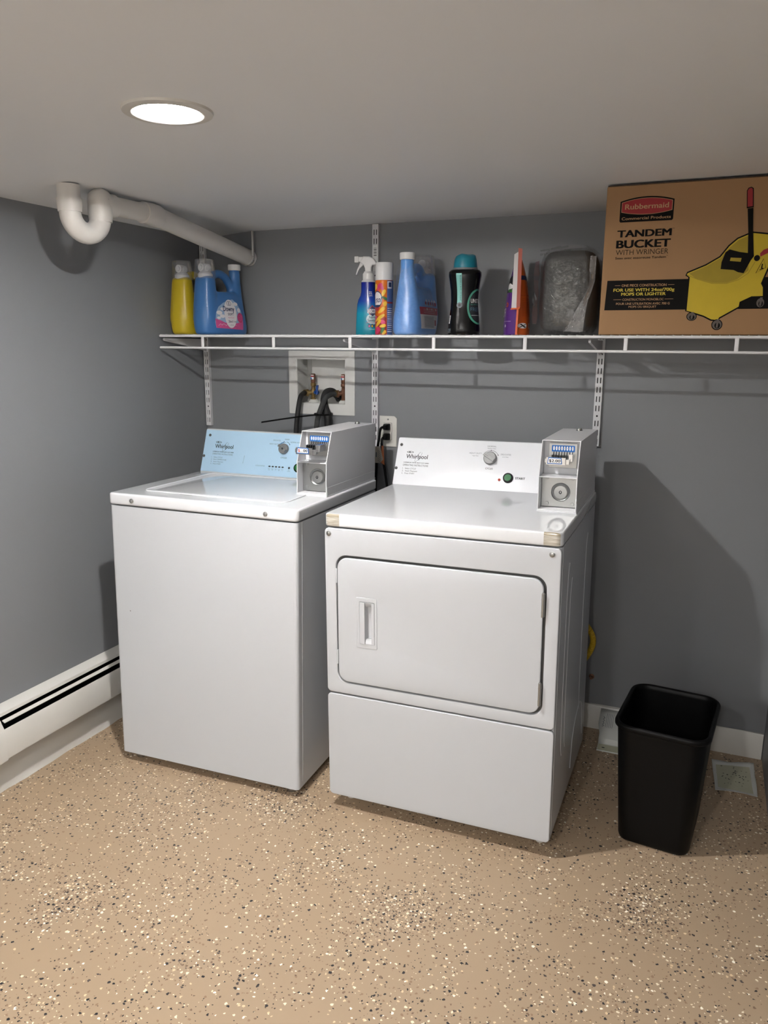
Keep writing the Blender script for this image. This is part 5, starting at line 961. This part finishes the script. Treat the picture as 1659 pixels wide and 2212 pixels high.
p.strip(PP((1540, 855), (1485, 985), (1565, 935)), 0.0016, 0, 6, True); p.strip(PP((1535, 900), (1530, 940), (1545, 945)), 0.003, 0, 6); p.strip(PP((1515, 955), (1545, 940)), 0.002, 0, 6)
for cx, cy, rx, ry in ((952, 1393, 48, 42), (1188, 1468, 50, 52), (1550, 1258, 40, 50), (1760, 1180, 40, 50)):
    p.poly(PP(*[(cx+rx*math.cos(t), cy+ry*math.sin(t)) for t in [2*pi*k/22 for k in range(22)]]), 0, 3); p.poly(PP(*[(cx+rx*0.84*math.cos(t), cy+ry*0.84*math.sin(t)) for t in [2*pi*k/22 for k in range(22)]]), 4, 4); p.poly(PP(*[(cx+4+rx*0.5*math.cos(t), cy+8+ry*0.55*math.sin(t)) for t in [2*pi*k/18 for k in range(18)]]), 0, 5); p.poly(PP((cx-5, cy-ry), (cx+18, cy-ry), (cx+8, cy+ry*0.6), (cx-8, cy+ry*0.5)), 4, 6)
p.build('box_print', frame((0, 0, 0), (1, 0, 0), (0, 0, 1)), [M_ck, M_cr, M_cy, M_ct, M_cg, M_cyl, M_cyd], cbx, lift=0.0003)

# ------------------------------------------------------------------ wastebasket
wbk = thing('wastebasket', 'black plastic rectangular wastebasket standing right of the dryer', 'wastebasket', (2.0600, -0.5765, 0), -0.10)
def rr3(a, b_, r_, z, n_=8): return [(x, y, z) for x, y in rrect(-a, -b_, a, b_, r_, n_)]
aT, bT, aB, bB, Hh = 0.126, 0.160, 0.104, 0.140, 0.392
secs = [rr3(aB-0.012, bB-0.012, 0.03, 0.0), rr3(aB-0.003, bB-0.003, 0.034, 0.004), rr3(aB, bB, 0.036, 0.014)]
for k in range(1, 6): t_ = k/5; secs.append(rr3(aB+(aT-aB)*t_, bB+(bT-bB)*t_, 0.036+0.012*t_, 0.014+(Hh-0.03-0.014)*t_))
secs.append(rr3(aT+0.001, bT+0.001, 0.048, Hh-0.02))
ins = [rr3(aT-0.0015, bT-0.0015, 0.046, Hh-0.004)]
for k in range(4, -1, -1): t_ = k/5; ins.append(rr3(aB+(aT-aB)*t_-0.0025, bB+(bT-bB)*t_-0.0025, 0.034+0.012*t_, 0.016+(Hh-0.03-0.014)*t_))
obj('bin_body', MB().loft(secs+ins), M_black, wbk, smooth=50, fixn=True)
secs = [rr3(aT-0.001, bT-0.001, 0.046, Hh-0.018), rr3(aT+0.006, bT+0.006, 0.053, Hh-0.018), rr3(aT+0.0095, bT+0.0095, 0.056, Hh-0.015), rr3(aT+0.0095, bT+0.0095, 0.056, Hh-0.005), rr3(aT+0.006, bT+0.006, 0.053, Hh), rr3(aT+0.002, bT+0.002, 0.05, Hh), rr3(aT-0.0025, bT-0.0025, 0.046, Hh-0.003), rr3(aT-0.003, bT-0.003, 0.046, Hh-0.018)]
obj('rolled_rim', MB().loft(secs+[secs[0]], caps=False), M_black, wbk, smooth=60, fixn=True)

# ------------------------------------------------------------------ sticky traps
M_tr = mat('trap_card_white', srgb(206, 208, 204), 0.5, var=0.05, vscale=20); M_gl = mat('trap_glue', srgb(190, 190, 166), 0.25, var=0.08, vscale=30)
t1 = thing('sticky_trap', 'flat white glue trap dotted with insects on the floor beside the right wall', 'insect trap', (2.2835, -0.192, 0.0005))
def trap_pt(x, y):
    # quad of the sheet, slightly curled at its rim
    A_, B_, C_, D2 = Vector((-0.060, -0.110)), Vector((0.071, -0.102)), Vector((0.066, 0.122)), Vector((-0.073, 0.092)); q = (A_*(1-x)+B_*x)*(1-y)+(D2*(1-x)+C_*x)*y
    e_ = min(x, 1-x, y, 1-y); z = 0.0012+0.010*max(0, 0.08-e_)/0.08*(0.4+0.6*abs(math.sin(3*x+5*y))); return Vector((q.x, q.y, z))
n_ = 20; vs = [trap_pt(i/n_, j/n_) for j in range(n_+1) for i in range(n_+1)]; fs = [(j*(n_+1)+i, j*(n_+1)+i+1, (j+1)*(n_+1)+i+1, (j+1)*(n_+1)+i) for j in range(n_) for i in range(n_)]
o = obj('trap_card', MB().add(vs, fs), M_tr, t1, smooth=60); s_ = o.modifiers.new('s', 'SOLIDIFY'); s_.thickness = 0.0009
p = Print(); p.poly([(0.07, 0.14), (0.93, 0.10), (0.90, 0.93), (0.08, 0.92)], 0, 0); rr_ = random.Random(11)
for i in range(44):
    x, y = rr_.gauss(0.5, 0.2), rr_.gauss(0.55, 0.2)
    if 0.12 < x < 0.88 and 0.18 < y < 0.88: p.poly(ell(x, y, 0.012+0.012*rr_.random(), 0.006+0.008*rr_.random(), 8), 1, 1)
p.build('glue_area', lambda x, y: (trap_pt(x, y), Vector((0, 0, 1))), [M_gl, M_dark], t1, sub=0.08, lift=0.0003)
t2 = thing('sticky_trap', 'folded white glue trap with printed text leaning on the baseboard behind the wastebasket', 'insect trap', (1.865, -0.10, 0.0005))
sec = [(-0.085, 0.0015), (-0.060, 0.004), (-0.040, 0.010), (-0.034, 0.028), (-0.020, 0.040), (0.02, 0.060), (0.06, 0.080), (0.083, 0.092)]
vs = [(x, y, z) for x in (-0.058, 0.058) for y, z in sec]; nS = len(sec); vs = [(x+(0.02 if y < 0 else 0.0)*0.5, y, z) for x in (-0.062, -0.03, 0.0, 0.03, 0.062) for y, z in sec]
fs = [(i*nS+j, (i+1)*nS+j, (i+1)*nS+j+1, i*nS+j+1) for i in range(4) for j in range(nS-1)]
o = obj('trap_card', MB().add(vs, fs), M_tr, t2, smooth=30); s_ = o.modifiers.new('s', 'SOLIDIFY'); s_.thickness = 0.0009
p = Print(); p.strip([(-0.047, -0.012), (-0.040, -0.008), (-0.047, -0.003), (-0.041, 0.002), (-0.046, 0.009), (-0.040, 0.013), (-0.047, 0.019), (-0.041, 0.024), (-0.046, 0.03)], 0.0022, 1, 1)
for i in range(5): p.strip([(-0.034+i*0.006, -0.014), (-0.034+i*0.006, 0.045)], 0.0012, 1, 1)
p.strip([(0.012, -0.004), (0.022, 0.0), (0.012, 0.006), (0.024, 0.010), (0.014, 0.016)], 0.0045, 0, 1)
p.build('printed_text', lambda x, y: (Vector((x, y+0.018, 0.0605+(y)*0.5)), Vector((0, -0.45, 0.9))), [M_ink, M_inkg], t2, lift=0.001)
p = Print(); p.poly(rrect(-0.05, -0.083, 0.058, -0.045, 0.002), 0, 0); p.poly(ell(-0.03, -0.066, 0.006, 0.003, 10), 1, 1); p.build('glue_area', lambda x, y: (Vector((x, y, 0.0035+(y+0.085)*0.12)), Vector((0, 0, 1))), [M_gl, M_dark], t2, lift=0.0008)
bpy.context.view_layer.update()
